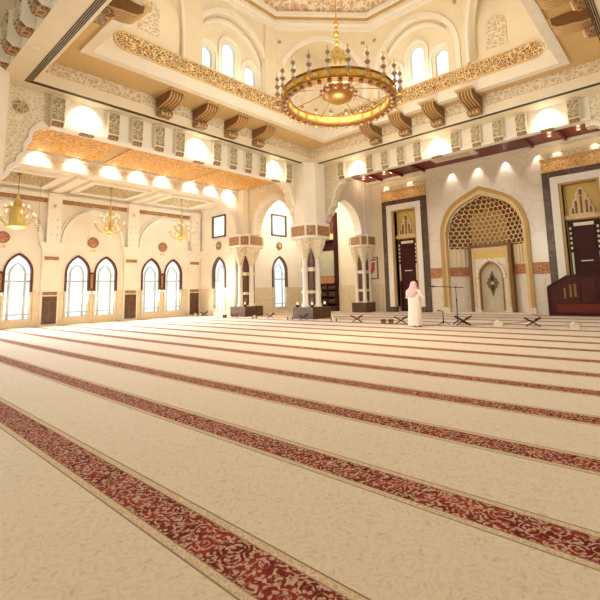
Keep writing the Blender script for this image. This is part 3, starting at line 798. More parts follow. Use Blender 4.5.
for nm, bx in (('along the left side of the dome', lambda k: (GX0+k, GY0+k, GX0+k+.028, GY1-k)), ('along the near side of the dome', lambda k: (GX0+k+.03, GY0+k, GX1-k-.03, GY0+k+.028)),
               ('along the front side of the dome', lambda k: (GX0+k+.03, GY1-k-.028, GX1-k-.03, GY1-k)), ('along the right side of the dome', lambda k: (GX1-k-.028, GY0+k, GX1-k, GY1-k))):
    r = root('slot_diffuser', 'dark linear air slot %s' % nm, 'air vent', (0, 0, 8.25), 0, 'linear air slots around the dome')
    for j in range(4):
        a = bx(.048*j)
        MB().box(a[0], a[1], -.012, a[2], a[3], .0).build('slot', 'slat_dark', r)
# upstand with carved frieze
four((FX0-.2, FX1+.2, FY0-.2, FY1+.2), (FX0, FX1, FY0, FY1), 8.45, 9.15, 'wall_upstand', 'plaster_warm', 'plain upstand on the %s side above the dome opening border')
mb = ring(MB(), (FX0, FX1, FY0, FY1), (FX0+.07, FX1-.07, FY0+.07, FY1-.07), 8.64, 9.06)
trim(mb, 'carved_cream', 'carved cream frieze around the upstand')
UX0, UX1, UY0, UY1 = -13.32, -2.7, 4.82, 15.88      # inner fascia
mb = ring(MB(), (FX0-.2, FX1+.2, FY0-.2, FY1+.2), (UX0-.15, UX1+.15, UY0-.15, UY1+.15), 9.06, 9.2)
struct(mb, 'ceiling_tan', 'tan', 'tan soffit under the dome drum', 'ceiling')
four((UX0-.3, UX1+.3, UY0-.3, UY1+.3), (UX0, UX1, UY0, UY1), 9.0, 10.18, 'wall_fascia', 'plaster', 'white fascia at the foot of the dome drum on the %s side')
DC = (-8.05, 10.3)
# calligraphy bands, rounded ends
def pill(c, L, z, h):
    pts = []
    for k in range(13): a = -PI/2+PI*k/12; pts.append((c+L-h+h*math.cos(a), z+h*math.sin(a)))
    for k in range(13): a = PI/2+PI*k/12; pts.append((c-L+h+h*math.cos(a), z+h*math.sin(a)))
    return pts
for nm, axis, c, d0, d1, L in (('on the left fascia of the dome', 'x', 10.35, UX0, UX0+.05, 4.9), ('on the front fascia of the dome', 'y', -8.0, UY1-.05, UY1, 4.85), ('on the right fascia of the dome', 'x', 10.35, UX1-.05, UX1, 4.9), ('on the near fascia of the dome', 'y', -8.0, UY0, UY0+.05, 4.85)):
    o = MB().prism(pill(c, L, 9.78, .28), axis, d0, d1).build('inscription_band', 'calligraphy')
    tag(o, 'gilded arabic inscription band with rounded ends %s' % nm, 'inscription', 'inscription bands under the drum windows')
    mb = band(MB(), pill(c, L, 9.78, .28)+[pill(c, L, 9.78, .28)[0]], pill(c, L+.05, 9.78, .33)+[pill(c, L+.05, 9.78, .33)[0]], axis, d0, d1)
    mb.build('band_border', 'arch_gold_light', o)
for nm, axis, c, d in (('left fascia near corner', 'x', 5.1, UX0), ('front fascia right corner', 'y', -2.95, UY1), ('left fascia far corner', 'x', 15.6, UX0), ('front fascia left corner', 'y', -13.05, UY1)):
    mb = MB().lathe([(.2, 0), (.2, .05), (.14, .07), (.14, .05), (0, .05)], 0, 0, 20)
    mb.xf(Matrix.Translation((d, c, 9.78) if axis == 'x' else (c, d, 9.78)) @ (Matrix.Rotation(PI/2, 4, 'Y') if axis == 'x' else Matrix.Rotation(PI/2, 4, 'X')))
    tag(mb.build('rosette', 'spandrel'), 'round cream rosette at the %s' % nm, 'rosette')
# drum ledge (ceiling strip behind the fascia) and octagonal drum
AP = 5.42; TW = AP*math.tan(PI/8)
ZT = 13.45
facen = ['right', 'front right', 'front', 'front left', 'left', 'near left', 'near', 'near right']
wn = 13
for k in range(8):
    a = k*PI/4
    # local frame: u along wall, d outward, built in 'y' orientation then rotated
    T = Matrix.Translation((DC[0], DC[1], 0)) @ Matrix.Rotation(a-PI/2, 4, 'Z')
    main = k % 2 == 0
    mb = wall(MB(), 'y', -TW-.05, TW+.05, 10.05, ZT, AP, AP+.3, [dict(c=0, w=1.88, z0=10.05, zs=11.0, h=2.0)], 14)
    if not main:
        mb = wall(MB(), 'y', -TW-.05, TW+.05, 10.2, ZT, AP, AP+.3, [dict(c=0, w=2.0, z0=10.05, zs=11.0, h=2.1)], 14)
    struct(mb.xf(T), 'wall_drum_%s' % facen[k].replace(' ', '_'), 'plaster_warm', 'octagonal drum wall with pointed recess on the %s side' % facen[k], 'wall')
    mb = band(MB(), apath(0, 1.86, 10.05, 11.0, 1.98), apath(0, 2.05, 10.05, 11.0, 2.2), 'y', AP-.07, AP)
    if main: band(mb, apath(0, 1.62, 10.05, 11.0, 1.72), apath(0, 1.74, 10.05, 11.0, 1.85), 'y', AP+.18, AP+.3)
    trim(mb.xf(T), 'moulding', 'pointed arch mouldings on the %s side of the drum' % facen[k])
    if main:
        W = [(-1.13, .3, 11.0, .34), (0, .33, 11.55, .4), (1.13, .3, 11.0, .34)]
        mb = wall(MB(), 'y', -1.95, 1.95, 10.05, ZT, AP+.3, AP+.5, [dict(c=c, w=w, z0=10.2, zs=zs, h=h) for c, w, zs, h in W])
        struct(mb.xf(T), 'wall_recess_%s' % facen[k], 'plaster_warm', 'recessed wall with three windows on the %s side of the drum' % facen[k], 'wall')
        mb = MB()
        for c, w, zs, h in W: band(mb, apath(c, w+.14, 10.1, zs, h+.16), apath(c, w+.24, 10.1, zs, h+.28), 'y', AP+.22, AP+.3)
        trim(mb.xf(T), 'moulding', 'stepped mouldings round the three windows on the %s side' % facen[k])
        for j, (c, w, zs, h) in enumerate(W):
            r = root('window_%d' % wn, '%s arched window of three high on the %s side of the dome drum' % (('left', 'middle tall', 'right')[2-j], facen[k]), 'window'); wn += 1; r['kind'] = 'structure'
            band(MB(), apath(c, w-.035, 10.2, zs, h-.03), apath(c, w, 10.2, zs, h), 'y', AP+.36, AP+.46).xf(T).build('window_frame', 'lattice', r)
            MB().prism(apath(c, w-.02, 10.2, zs, h-.02), 'y', AP+.44, AP+.47).xf(T).build('pane', 'pane_sky', r)
    else:
        pass
    for s in (-1, 1):
        mb = MB().lathe([(.09, 0), (.09, .03), (0, .05)], 0, 0, 12).xf(T @ Matrix.Translation((s*(TW-.3), AP, 12.9)) @ Matrix.Rotation(PI/2, 4, 'X'))
        tag(mb.build('rosette', 'bracket'), 'small round boss on the %s drum wall at its %s end' % (facen[k], 'left' if s > 0 else 'right'), 'rosette', 'small bosses near the drum corners')
# corners of the square rise behind the diagonal arches
for sx, sy_, nm in ((-1, 1, 'front left'), (1, 1, 'front right'), (1, -1, 'near right'), (-1, -1, 'near left')):
    cx, cy = (UX0 if sx < 0 else UX1), (UY1 if sy_ > 0 else UY0)
    mb = MB().box(cx+sx*.0, cy-sy_*3.9, 10.18, cx+sx*.3, cy+sy_*.3, ZT).box(cx-sx*3.9, cy, 10.18, cx, cy+sy_*.3, ZT)
    mb.prism([(cx+sx*.3, cy+sy_*.3), (cx+sx*.3, cy-sy_*3.2), (cx-sx*3.0, cy+sy_*.3)], 'z', ZT-.12, ZT-.02)
    o = struct(mb, 'wall_squinch_'+nm.replace(' ', '_'), 'plaster_warm', 'square corner behind the diagonal arch on the %s side of the drum' % nm, 'wall')
    for ax in (0, 1):
        c = (cy-sy_*1.75) if ax == 0 else (cx-sx*1.95)
        q = MB().prism(apath(c, .38, 10.45, 11.3, .4), 'x' if ax == 0 else 'y', cx-sx*.03 if ax == 0 else cy-sy_*.03, cx if ax == 0 else cy)
        q.build('relief_panel', 'carved_cream', o)
# octagonal cornices
def octring(mb, a0, a1, z0, z1, z0i=None, z1i=None):
    z0i = z0 if z0i is None else z0i; z1i = z1 if z1i is None else z1i
    vs = []
    for ap, za, zb in ((a0, z0, z1), (a1, z0i, z1i)):
        R = ap/math.cos(PI/8)
        for k in range(8): vs.append((DC[0]+R*math.cos(PI/8+k*PI/4), DC[1]+R*math.sin(PI/8+k*PI/4), za))
        for k in range(8): vs.append((DC[0]+R*math.cos(PI/8+k*PI/4), DC[1]+R*math.sin(PI/8+k*PI/4), zb))
    fs = []
    for k in range(8):
        j = (k+1) % 8
        fs += [(k, j, 16+j, 16+k), (8+k, 24+k, 24+j, 8+j), (k, 8+k, 8+j, j), (16+k, 16+j, 24+j, 24+k)]
    return mb.add(vs, fs)
mb = octring(MB(), 5.8, 5.3, ZT, ZT+.2); octring(mb, 5.8, 5.12, ZT+.2, ZT+.36); octring(mb, 5.8, 4.86, ZT+.42, ZT+.6)
trim(mb, 'moulding', 'stepped ivory cornice at the top of the octagonal drum')
trim(octring(MB(), 5.7, 5.0, ZT+.36, ZT+.42), 'arch_gold', 'thin gold line in the drum cornice')
trim(octring(MB(), 5.2, 4.3, ZT+.6, ZT+.7, ZT+1.25, ZT+1.5), 'dome_band', 'sloping painted band under the dome')
trim(octring(MB(), 5.0, 4.1, ZT+1.45, ZT+1.6), 'moulding', 'ivory ring above the sloping painted band')
# dome shell
mb = MB(); n = 40; prof = [(4.45, ZT+1.5)]+[(4.2*math.cos(t*PI/2/12), ZT+1.6+3.6*math.sin(t*PI/2/12)) for t in range(13)]
prof[-1] = (0.01, prof[-1][1])
struct(mb.lathe(prof, DC[0], DC[1], n), 'ceiling_dome', 'plaster', 'cream dome shell above the chandelier', 'dome', smooth=50)
mb = MB(); mb.lathe([(4.05, ZT+1.95), (3.55, ZT+3.1), (3.45, ZT+3.08), (3.95, ZT+1.93)], DC[0], DC[1], n)
mb.f = mb.f[:-2]; mb.mi = mb.mi[:-2]
trim(mb, 'dome_brown', 'brown and gold ring inside the dome', smooth=50)

# near beam (top left of the view)
struct(MB().box(-17, 2.96, 8.3, .6, 3.5, 9.7), 'wall_near_beam', 'plaster_warm', 'beam on the near side of the dome at the top left', 'beam')

struct(MB().box(-26, -1, 9.7, -11, 3.5, 9.9), 'ceiling_near', 'plaster_warm', 'ceiling above the near aisle at the top left', 'ceiling')
# ---- carved brackets ---------------------------------------------------
def bracket_proto(name, label, cat):
    r = root(name, label, cat)
    # local: face toward +y, hangs on the wall behind (y<0); width .36, z from 0 (foot) to 1.1
    MB().prism([(-.0, .0), (.12, .0), (.2, .12), (.2, 1.0), (.0, 1.0)], 'x', -.2, .2).build('block', 'plaster', r)
    MB().box(-.18, .2, .16, .18, .225, .96).build('relief_panel', 'bracket', r)
    MB().prism([(.02, -.06), (.15, -.06), (.21, .1), (.02, .04)], 'x', -.17, .17).build('foot', 'bracket_brown', r)
    return r
offs = [-5.45, -3.62, -2.72, -1.82, -.92, .92, 1.82, 2.72, 3.62, 5.45]
p0 = None
for side in ('left', 'front', 'right', 'near'):
    for i, o in enumerate(offs):
        if side == 'left': loc, rz = (EX, 10.05+o, 7.2), -PI/2
        elif side == 'front': loc, rz = (-8.1+o, EY, 7.38), PI
        else: continue
        lab = '%s carved bracket from the left on the %s frieze under the dome' % (ORD[i], 'left-hand' if side == 'left' else 'right-hand')
        if p0 is None:
            p0 = bracket_proto('carved_bracket', lab, 'bracket'); p0.location = loc; p0.rotation_euler = (0, 0, rz); p0['group'] = 'carved brackets on the left-hand frieze'
        else:
            b = dup(p0, loc, rz, lab, 'carved brackets on the %s frieze' % ('left-hand' if side == 'left' else 'right-hand'))
            if side == 'front':
                for ch in b.children: ch.scale = (1, 1, .84)
for i, x in enumerate((-15.7, -14.75, -13.6, -12.35, -11.15, -9.95, -8.75)):
    b = dup(p0, (x, 2.95, 8.31), PI, '%s dark bracket from the lower left along the near beam top left' % ORD[i], 'brackets on the near beam')
    for ch in b.children: ch.scale = (1.35, 1.6, 1.0)
# small reliefs inside the niches
for side, lst in (('left', [-4.53, 0, 4.53]), ('front', [-4.53, 0, 4.53])):
    for i, o in enumerate(lst):
        mb = MB().box(-.22, -.1, -.06, .22, .1, .0)
        if side == 'left': loc = (EX+.14, 10.05+o, 7.2)
        else: loc = (-8.1+o, EY-.14, 7.2)
        if side == 'left': mb.xf(Matrix.Rotation(PI/2, 4, 'Z'))
        ob = mb.build('relief_block', 'bracket_brown'); ob.location = (loc[0], loc[1], 7.1 if side == 'left' else 7.32)
        tag(ob, 'small dark relief block under the %s lit niche of the %s frieze' % (ORD[i], 'left-hand' if side == 'left' else 'right-hand'), 'relief', 'relief blocks under the lit niches')
# ---- ribbed consoles -------------------------------------------------
def console_proto(label):
    r = root('ribbed_console', label, 'console', group='ribbed consoles under the left fascia')
    # local +y = out from the upstand, z=0 at groove level (8.25) .. .8 soffit
    prof = [(.0, .40), (.12, .36), (.34, .37), (.55, .42), (.78, .44), (.95, .48), (1.08, .58), (1.12, .81), (.0, .81)]
    MB().prism(prof, 'x', -.29, .29).build('body', 'console', r)
    mb = MB()
    for x in (-.24, -.12, 0, .12, .24):
        path = [(x, y, z-.012) for y, z in prof[1:8]]
        mb.tube(path, .036, 6)
    mb.build('rib', 'console_rib', r, smooth=60)
    mb = MB().prism([(.0, .06), (.26, .05), (.38, .16), (.34, .27), (.0, .3)], 'x', -.25, .25)
    f = mb.build('foot', 'bracket_brown', r)
    mb = MB()
    for x in (-.15, 0, .15): mb.ball(x, .33, .12, .06, 8, 6)
    mb.build('foot_bead', 'console_light', r, smooth=60)
    MB().box(-.34, .0, .77, .34, 1.3, .82).build('cap_plate', 'console_light', r)
    return r
cp = None
for side in ('left', 'front', 'right', 'near'):
    for i, o in enumerate((-2.38, -.79, .79, 2.38)):
        if side == 'left': loc, rz = (FX0, 10.42+o, 8.25), -PI/2
        elif side == 'front': loc, rz = (-8.3+o, FY1, 8.25), PI
        elif side == 'right': loc, rz = (FX1, 10.9+o, 8.25), PI/2
        else: loc, rz = (-8.1+o, FY0, 8.25), 0
        lab = {'left': '%s ribbed console from the left under the left inscription band', 'front': '%s ribbed console from the left under the front inscription band', 'right': '%s ribbed console from the near end under the right fascia', 'near': '%s ribbed console from the left on the near side of the dome'}[side] % ORD[i]
        if cp is None: cp = console_proto(lab); cp.location = loc; cp.rotation_euler = (0, 0, rz)
        else: dup(cp, loc, rz, lab, 'ribbed consoles under the %s fascia' % side)

# ---- louvre grille in the red ceiling
r = root('ceiling_grille', 'white louvred air grille in the red timber ceiling', 'air vent', (-9.0, 21.3, 8.45))
mb = MB()
for a, b, c, d in ((-1.2, -.62, 1.2, -.5), (-1.2, .5, 1.2, .62), (-1.2, -.5, -.9, .5), (.9, -.5, 1.2, .5)): mb.box(a, b, -.06, c, d, 0)
mb.build('frame', 'louvre', r)
MB().box(-.9, -.5, -.02, .9, .5, 0).build('dark_back', 'slat_dark', r)
for k in range(4): MB().box(-.9, -.4+.24*k, -.05, .9, -.28+.24*k, -.02).build('slat', 'louvre', r)
trim(MB().box(-15.6, YQ-.45, 8.3, 4.4, YQ, 8.45), 'moulding', 'ivory cornice strip with spotlights above the front wall')
for i, x in enumerate((-14.4, -12.9, -11.4, -5.4, -3.9, -2.4)):
    trim(MB().box(x-.06, 17.7, 8.33, x+.06, 22.85, 8.45), 'wood_red', '%s red ceiling beam from the left' % ORD[i], 'beam')

# ================================================================== FITTINGS
LIGHTS = []
def light(kind, loc, energy, col=(1, .86, .66), target=None, size=.1, angle=80, blend=.6, name='lamp_light'):
    d = bpy.data.lights.new(name, kind); d.energy = energy; d.color = col
    if kind == 'SPOT': d.spot_size = math.radians(angle); d.spot_blend = blend; d.shadow_soft_size = size
    elif kind == 'POINT': d.shadow_soft_size = size
    elif kind == 'AREA': d.size = size
    o = bpy.data.objects.new(name, d); COL.objects.link(o); o.location = loc
    if target is not None:
        v = Vector(target)-Vector(loc); o.rotation_euler = v.to_track_quat('-Z', 'Y').to_euler()
    return o
dlp = None
def downlight(loc, label, group):
    global dlp
    if dlp is None:
        r = root('downlight', label, 'ceiling light', loc, 0, group)
        MB().lathe([(.055, -.012), (.085, -.012), (.085, 0), (.055, 0)], 0, 0, 16).build('trim_ring', 'moulding', r)
        MB().lathe([(.055, -.008), (.055, 0)], 0, 0, 16).build('bulb', 'bulb', r)
        dlp = r; return r
    return dup(dlp, loc, 0, label, group)
# row along the floodlit beam
for i, y in enumerate((5.5, 7.0, 8.6, 9.95, 11.3, 13.0, 14.35, 15.65)):
    downlight((-20.62, y, 7.79 if not (7.75 < y < 8.2 or 12.45 < y < 12.9) else 7.85), '%s downlight from the left above the floodlit beam' % ORD[i], 'downlights above the floodlit beam')
    light('SPOT', (-20.5, y, 7.74), 60, (1, .955, .84), (-21.02, y, 7.2), .05, 100, .9)
for i, o in enumerate((-4.53, 0, 4.53)):
    downlight((EX+.3, 10.05+o, 8.25), '%s downlight from the left over the left-hand frieze' % ORD[i], 'downlights over the frieze niches')
    light('SPOT', (EX+.34, 10.05+o, 8.2), 70, (1, .96, .86), (EX-.1, 10.05+o, 7.5), .05, 110, .9)
    downlight((-8.1+o, EY-.3, 8.25), '%s downlight from the left over the right-hand frieze' % ORD[i], 'downlights over the frieze niches')
    light('SPOT', (-8.1+o, EY-.34, 8.2), 70, (1, .96, .86), (-8.1+o, EY+.1, 7.5), .05, 110, .9)
downlight((-12.9, 3.2, 8.25), 'single downlight in the near beam at the top left', 'downlights in the near beam')
for i, x in enumerate((-14.3, -12.6, -9.9, -8.4, -6.9, -5.3, -4.4, -2.8)):
    downlight((x, YQ-.25, 8.3), '%s small spotlight from the left over the front wall' % ORD[i], 'spotlights over the front wall')
    light('SPOT', (x, YQ-.28, 8.25), 50 if -11 < x < -6 else 30, (1, .96, .86), (x, YQ, 6.6), .04, 70, .8)
for i, x in enumerate((-15.2, -14.65, -13.65, -13.15, -4.4, -3.2)):
    downlight((x, 21.9, 8.45), '%s glowing downlight from the left in the red timber ceiling' % ORD[i], 'downlights in the red timber ceiling')
    light('POINT', (x, 21.9, 8.25), 5, (1, .72, .45), None, .05)
k = 0
for y, nm in ((3.3, 'out of view'), (7.48, 'left'), (11.68, 'right')):
    for j, x in enumerate((-24.6, -23.3, -22.1)):
        downlight((x, y, 6.95), '%s aisle ceiling downlight on the %s cross beam' % (('wall side', 'middle', 'hall side')[j], nm), 'aisle ceiling downlights')
    light('SPOT', (-23.3, y, 6.9), 40, (1, .96, .86), (-23.3, y, 0), .1, 130, .8)

# medallions on the window wall
for c, nm in ((1.25, 'out of view'), (5.35, 'at the left edge of the view'), (9.52, 'over the middle window pair'), (13.7, 'over the corner window pair')):
    r = root('medallion', 'round red calligraphy medallion %s' % nm, 'medallion', (XL, c, 4.43), 0, 'red medallions on the window wall')
    Rm = Matrix.Rotation(PI/2, 4, 'Y')
    MB().lathe([(.26, 0), (.26, .04), (0, .04)], 0, 0, 24).xf(Rm).build('disc', 'medallion', r)
    mb = MB(); mb.tube([(.05, .27*math.cos(t*PI/12), .27*math.sin(t*PI/12)) for t in range(25)], .025, 6); mb.build('rim', 'brass_dark', r)
    MB().box(0, -.13, -.52, .03, .13, -.38).build('plaque', 'carved_cream', r)
for nm, loc, rm in (('on the aisle end wall under the square window', (-23.0, YE, 4.5), Matrix.Rotation(PI/2, 4, 'X')), ('seen through the small arch under the square window', (XR, 20.18, 4.57), Matrix.Rotation(PI/2, 4, 'Y'))):
    r = root('medallion', 'small round bronze medallion %s' % nm, 'medallion', loc)
    MB().lathe([(.27, 0), (.27, .05), (.2, .07), (0, .07)], 0, 0, 24).xf(rm).build('disc', 'bracket_brown', r)
    mb = MB(); mb.lathe([(.1, .06), (.1, .09), (0, .1)], 0, 0, 16).xf(rm).build('boss', 'gold_panel', r)

# framed print on the front wall
r = root('framed_print', 'framed print with pink figure on the wall right of the small column', 'picture', (-15.72, YQ-.0, 2.8))
for o in (0,):
    mb = MB()
    for a, b, c, d in ((-.44, -.72, -.38, .72), (.38, -.72, .44, .72), (-.38, -.72, .38, -.66), (-.38, .66, .38, .72)): mb.box(a, -.06, b, c, 0, d)
    mb.build('frame', 'brown_frame', r)
    MB().box(-.38, -.03, -.66, .38, 0, .66).build('paper', 'paper', r)
    mb = MB(); mb.prism([(-.05, .3), (.1, .42), (.22, .3), (.16, .1), (.2, -.1), (.05, -.3), (-.2, -.45), (-.22, -.2), (-.05, -.02)], 'y', -.04, -.03)
    mb.build('printed_figure', 'pink', r)
    MB().box(-.3, -.04, .5, .3, -.03, .58).build('printed_heading', 'brown_frame', r)

# bookcase in the corner bay
bx = root('bookcase', 'tall dark wooden bookcase with glass panel behind the nearest column', 'bookcase', (-19.35, YQ, 0))
mb = MB(); w = .78
for a in (-w, w-.08): mb.box(a, -.42, 0, a+.08, 0, 6.9)
for z in (0, .5, .98, 1.46, 1.84, 4.2, 4.9, 6.8): mb.box(-w, -.42, z, w, 0, z+.07)
mb.box(-w, -.05, 0, w, 0, 6.9); mb.box(-.03, -.42, 0, .03, 0, 1.84)
mb.build('carcass', 'wood_dark', bx)
MB().box(-w+.08, -.4, 2.4, w-.08, -.36, 4.2).build('glass_panel', 'mirror', bx)
MB().box(-w+.08, -.44, 1.92, w-.08, -.38, 2.36).build('red_panel', 'red_band', bx)
MB().box(-w+.08, -.4, 4.98, w-.08, -.36, 5.4).build('gilt_panel', 'gold_panel', bx)
MB().box(-w+.08, -.4, 5.45, w-.08, -.36, 6.75).build('upper_door', 'wood_frame', bx)
bk = 0
for z in (.07, .57, 1.05, 1.53):
    x = -.66
    while x < .62:
        t = random.uniform(.05, .09); h = random.uniform(.24, .30) if z < 1.5 else .24
        if abs(x+t/2) > .08:
            o = MB().box(0, 0, 0, t, .2, h).build('book', 'book_mix' if bk % 3 else 'book_red'); o.location = (-19.35+x, YQ-.36, z)
            tag(o, 'small dark book on the %s shelf of the tall bookcase' % {.07: 'lowest', .57: 'second', 1.05: 'third', 1.53: 'fourth'}[z], 'book', 'books on the %s shelf of the bookcase' % {.07: 'lowest', .57: 'second', 1.05: 'third', 1.53: 'fourth'}[z]); bk += 1
        x += t+.012

# minbar rail at the right
mr = root('pulpit_rail', 'dark mahogany pulpit balustrade at the right edge in front of the door', 'pulpit', (-5.12, 22.3, 0))
MB().prism([(0, 0), (0, 1.3), (.8, 1.76), (3.6, 1.78), (3.6, 0)], 'y', -.06, .06).build('side_panel', 'wood_minbar', mr)
mb = MB(); mb.prism([(-.05, 1.28), (-.05, 1.36), (.78, 1.84), (3.62, 1.86), (3.62, 1.77), (.8, 1.75)], 'y', -.11, .11); mb.build('handrail', 'wood_dark', mr)
mb = MB().box(-.07, -.09, 0, .05, .09, 1.3); mb.build('newel_post', 'wood_dark', mr)
mb = MB(); mb.box(.05, -.09, .0, 3.6, -.06, .14); mb.box(1.25, -.09, .55, 3.6, -.06, .62).box(1.25, -.09, .62, 1.32, -.06, 1.62).box(1.9, -.09, .62, 1.97, -.06, 1.62).box(2.55, -.09, .62, 2.62, -.06, 1.62); mb.build('panel_frame', 'wood_dark', mr)
MB().box(.3, -.075, .16, 3.6, -.06, .52).build('lower_panel', 'wood_red', mr)
mb = MB()
for x, z0, z1 in ((.62, .78, 1.26), (.86, .84, 1.42), (1.04, .84, 1.44)): mb.box(x, -.08, z0, x+.1, -.05, z1)
mb.build('fretwork_slot', 'console', mr)
MB().box(.0, .06, 0, 3.6, .85, .2).build('platform', 'wood_minbar', mr)

# ---- chandeliers -----------------------------------------------------
CH = (-8.0, 10.3)
ch = root('ring_chandelier', 'huge gilded ring chandelier hanging under the dome', 'chandelier', (CH[0], CH[1], 7.42))
RR = 1.72
mb = MB()
def annulus(mb, r0, r1, z0, z1, n=64):
    vs = []; fs = []
    for r, z in ((r0, z0), (r1, z0), (r1, z1), (r0, z1)):
        for k in range(n): a = 2*PI*k/n; vs.append((r*math.cos(a), r*math.sin(a), z))
    for j in range(4):
        for k in range(n): fs.append((j*n+k, j*n+(k+1) % n, ((j+1) % 4)*n+(k+1) % n, ((j+1) % 4)*n+k))
    return mb.add(vs, fs)
annulus(mb, RR-.1, RR+.08, -.02, .22); mb.build('ring', 'gold', ch, smooth=40)
mb = annulus(MB(), RR-.13, RR+.12, -.07, -.02); annulus(mb, RR-.12, RR+.12, .22, .26); mb.build('ring_moulding', 'brass_dark', ch, smooth=40)
for k in range(36):
    a = 2*PI*k/36
    q = MB().ball(RR*math.cos(a), RR*math.sin(a), -.12, .07, 10, 6).build('globe_light', 'ball', ch, smooth=60)
for k in range(24):
    a = 2*PI*k/24; T = Matrix.Rotation(a, 4, 'Z')
    MB().box(RR+.08, -.17, .03, RR+.1, .17, .18).xf(T).build('pierced_panel', 'yellow_brass', ch)
    MB().box(RR-.12, -.15, .03, RR-.1, .15, .18).xf(T).build('inner_panel', 'yellow_brass', ch)
# lamp stack
lamp = MB().lathe([(.015, -.1), (.05, -.06), (.02, 0), (.015, .1), (.015, .72), (.03, .76), (0, .84)], 0, 0, 8)
lamp.tube([(-.24, 0, .1), (-.12, 0, -.02), (0, 0, -.05)], .02, 6)
l0 = lamp.build('lamp', 'gold', ch, smooth=50)
subs = []
for z, r_ in ((.08, .075), (.32, .085), (.57, .07)):
    subs.append(MB().lathe([(.03, z-.045), (r_*.9, z), (r_, z+.035), (r_*.55, z+.06), (.03, z+.09)], 0, 0, 12).build('lamp_cup', 'lampglass', l0, smooth=50))
for z, r_ in ((.08, .05), (.32, .055)): subs.append(MB().lathe([(r_, z+.06), (r_*.9, z+.16), (.015, z+.18)], 0, 0, 10).build('lamp_glass', 'glass', l0, smooth=50))
for k in range(22):
    a = 2*PI*k/22+.1; loc = ((RR+.26)*math.cos(a), (RR+.26)*math.sin(a), 0.02)
    if k == 0: l0.location = loc; l0.rotation_euler = (0, 0, a); continue
    l = l0.copy(); COL.objects.link(l); l.parent = ch; l.location = loc; l.rotation_euler = (0, 0, a)
    for s in subs:
        d = s.copy(); COL.objects.link(d); d.parent = l
mb = MB().lathe([(.05, .06), (.3, .08), (.46, .2), (.54, .42), (.48, .54), (.2, .7)], 0, 0, 24); mb.build('bowl', 'brass_dark', ch, smooth=40)
for k in range(12):
    a = 2*PI*k/12; MB().ball(.54*math.cos(a), .54*math.sin(a), .32, .09, 10, 6).build('bowl_globe', 'ball', ch, smooth=60)
for k in range(8):
    a = 2*PI*k/8+.3; MB().tube([(.4*math.cos(a), .4*math.sin(a), .42), (RR*.97*math.cos(a), RR*.97*math.sin(a), .12)], .012, 6).build('spoke', 'brass_dark', ch)
mb = MB().lathe([(.2, .7), (.26, .8), (.27, .95), (.25, 1.0)], 0, 0, 16)
for k in range(8): a = 2*PI*k/8; mb.lathe([(.035, 1.0), (.035, 1.45)], .24*math.cos(a), .24*math.sin(a), 6)
mb.lathe([(.28, 1.45), (.29, 1.55), (.24, 1.7), (.12, 1.85), (.05, 1.95)], 0, 0, 16)
for k in range(8): a = 2*PI*k/8; mb.ball(.28*math.cos(a), .28*math.sin(a), 1.62, .05, 8, 6)
mb.build('lantern', 'yellow_brass', ch, smooth=40)
MB().lathe([(.17, 1.0), (.17, 1.45)], 0, 0, 12).build('lantern_glass', 'glass', ch)
mb = MB().lathe([(.02, 1.95), (.02, 8.9)], 0, 0, 8)
for z, r_ in ((2.05, .07), (2.22, .05), (2.4, .09), (2.58, .06), (2.75, .08)): mb.ball(0, 0, z, r_, 10, 8)
mb.lathe([(.02, 8.9), (.3, 9.2), (.34, 10.6)], 0, 0, 16) if False else None
mb.tube([(0, 0, 8.8), (0, 0, 11.2)], .02, 8)
mb.build('hanging_rod', 'gold', ch, smooth=40)

def aisle_chandelier(y, label, first):
    r = root('aisle_chandelier', label, 'chandelier', (-22.5, y, 4.5), 0, 'small gold chandeliers in the window aisle')
    MB().lathe([(.012, 1.6), (.012, 2.5), (.1, 2.52), (.1, 2.56)], 0, 0, 10).build('rod', 'brass_dark', r, smooth=40)
    if first:
        MB().lathe([(.02, .0), (.2, .03), (.42, .1), (.46, .16), (.3, .2), (.28, .9), (.36, .98), (.22, 1.12), (.1, 1.3), (.03, 1.6)], 0, 0, 12).build('lantern_body', 'yellow_brass', r, smooth=30)
    else:
        MB().lathe([(.01, -.02), (.08, .05), (.03, .15), (.18, .22), (.22, .3), (.08, .38), (.05, .6), (.12, .7), (.05, .8), (.04, 1.1), (.09, 1.18), (.02, 1.6)], 0, 0, 14).build('stem', 'yellow_brass', r, smooth=40)
    for n, R, z0, zt, ph in ((8, .72, .28, .55, 0), (6, .42, .62, .92, .3)):
        for k in range(n):
            a = 2*PI*k/n+ph; c_, s_ = math.cos(a), math.sin(a)
            path = [(R*t*c_, R*t*s_, z0+(zt-z0)*t**2.2-.16*math.sin(PI*t)) for t in (0.1, .3, .5, .7, .85, 1)]
            mb = MB().tube(path, .022, 6); mb.lathe([(.02, zt), (.07, zt+.02), (.075, zt+.05), (.03, zt+.06)], R*c_, R*s_, 8)
            arm = mb.build('arm', 'yellow_brass', r, smooth=50)
            MB().lathe([(.03, zt+.05), (.055, zt+.12), (.05, zt+.2), (0, zt+.25)], R*c_, R*s_, 8).build('shade', 'candle', arm, smooth=50)
    return r
aisle_chandelier(5.25, 'small gold lantern chandelier nearest the left edge of the view', True)
aisle_chandelier(9.3, 'small gold chandelier hanging before the middle window pair', False)
aisle_chandelier(13.4, 'small gold chandelier hanging before the corner window pair', False)
for y in (5.25, 9.3, 13.4): light('POINT', (-22.5, y, 4.0), 22, (1, .96, .86), None, .4)

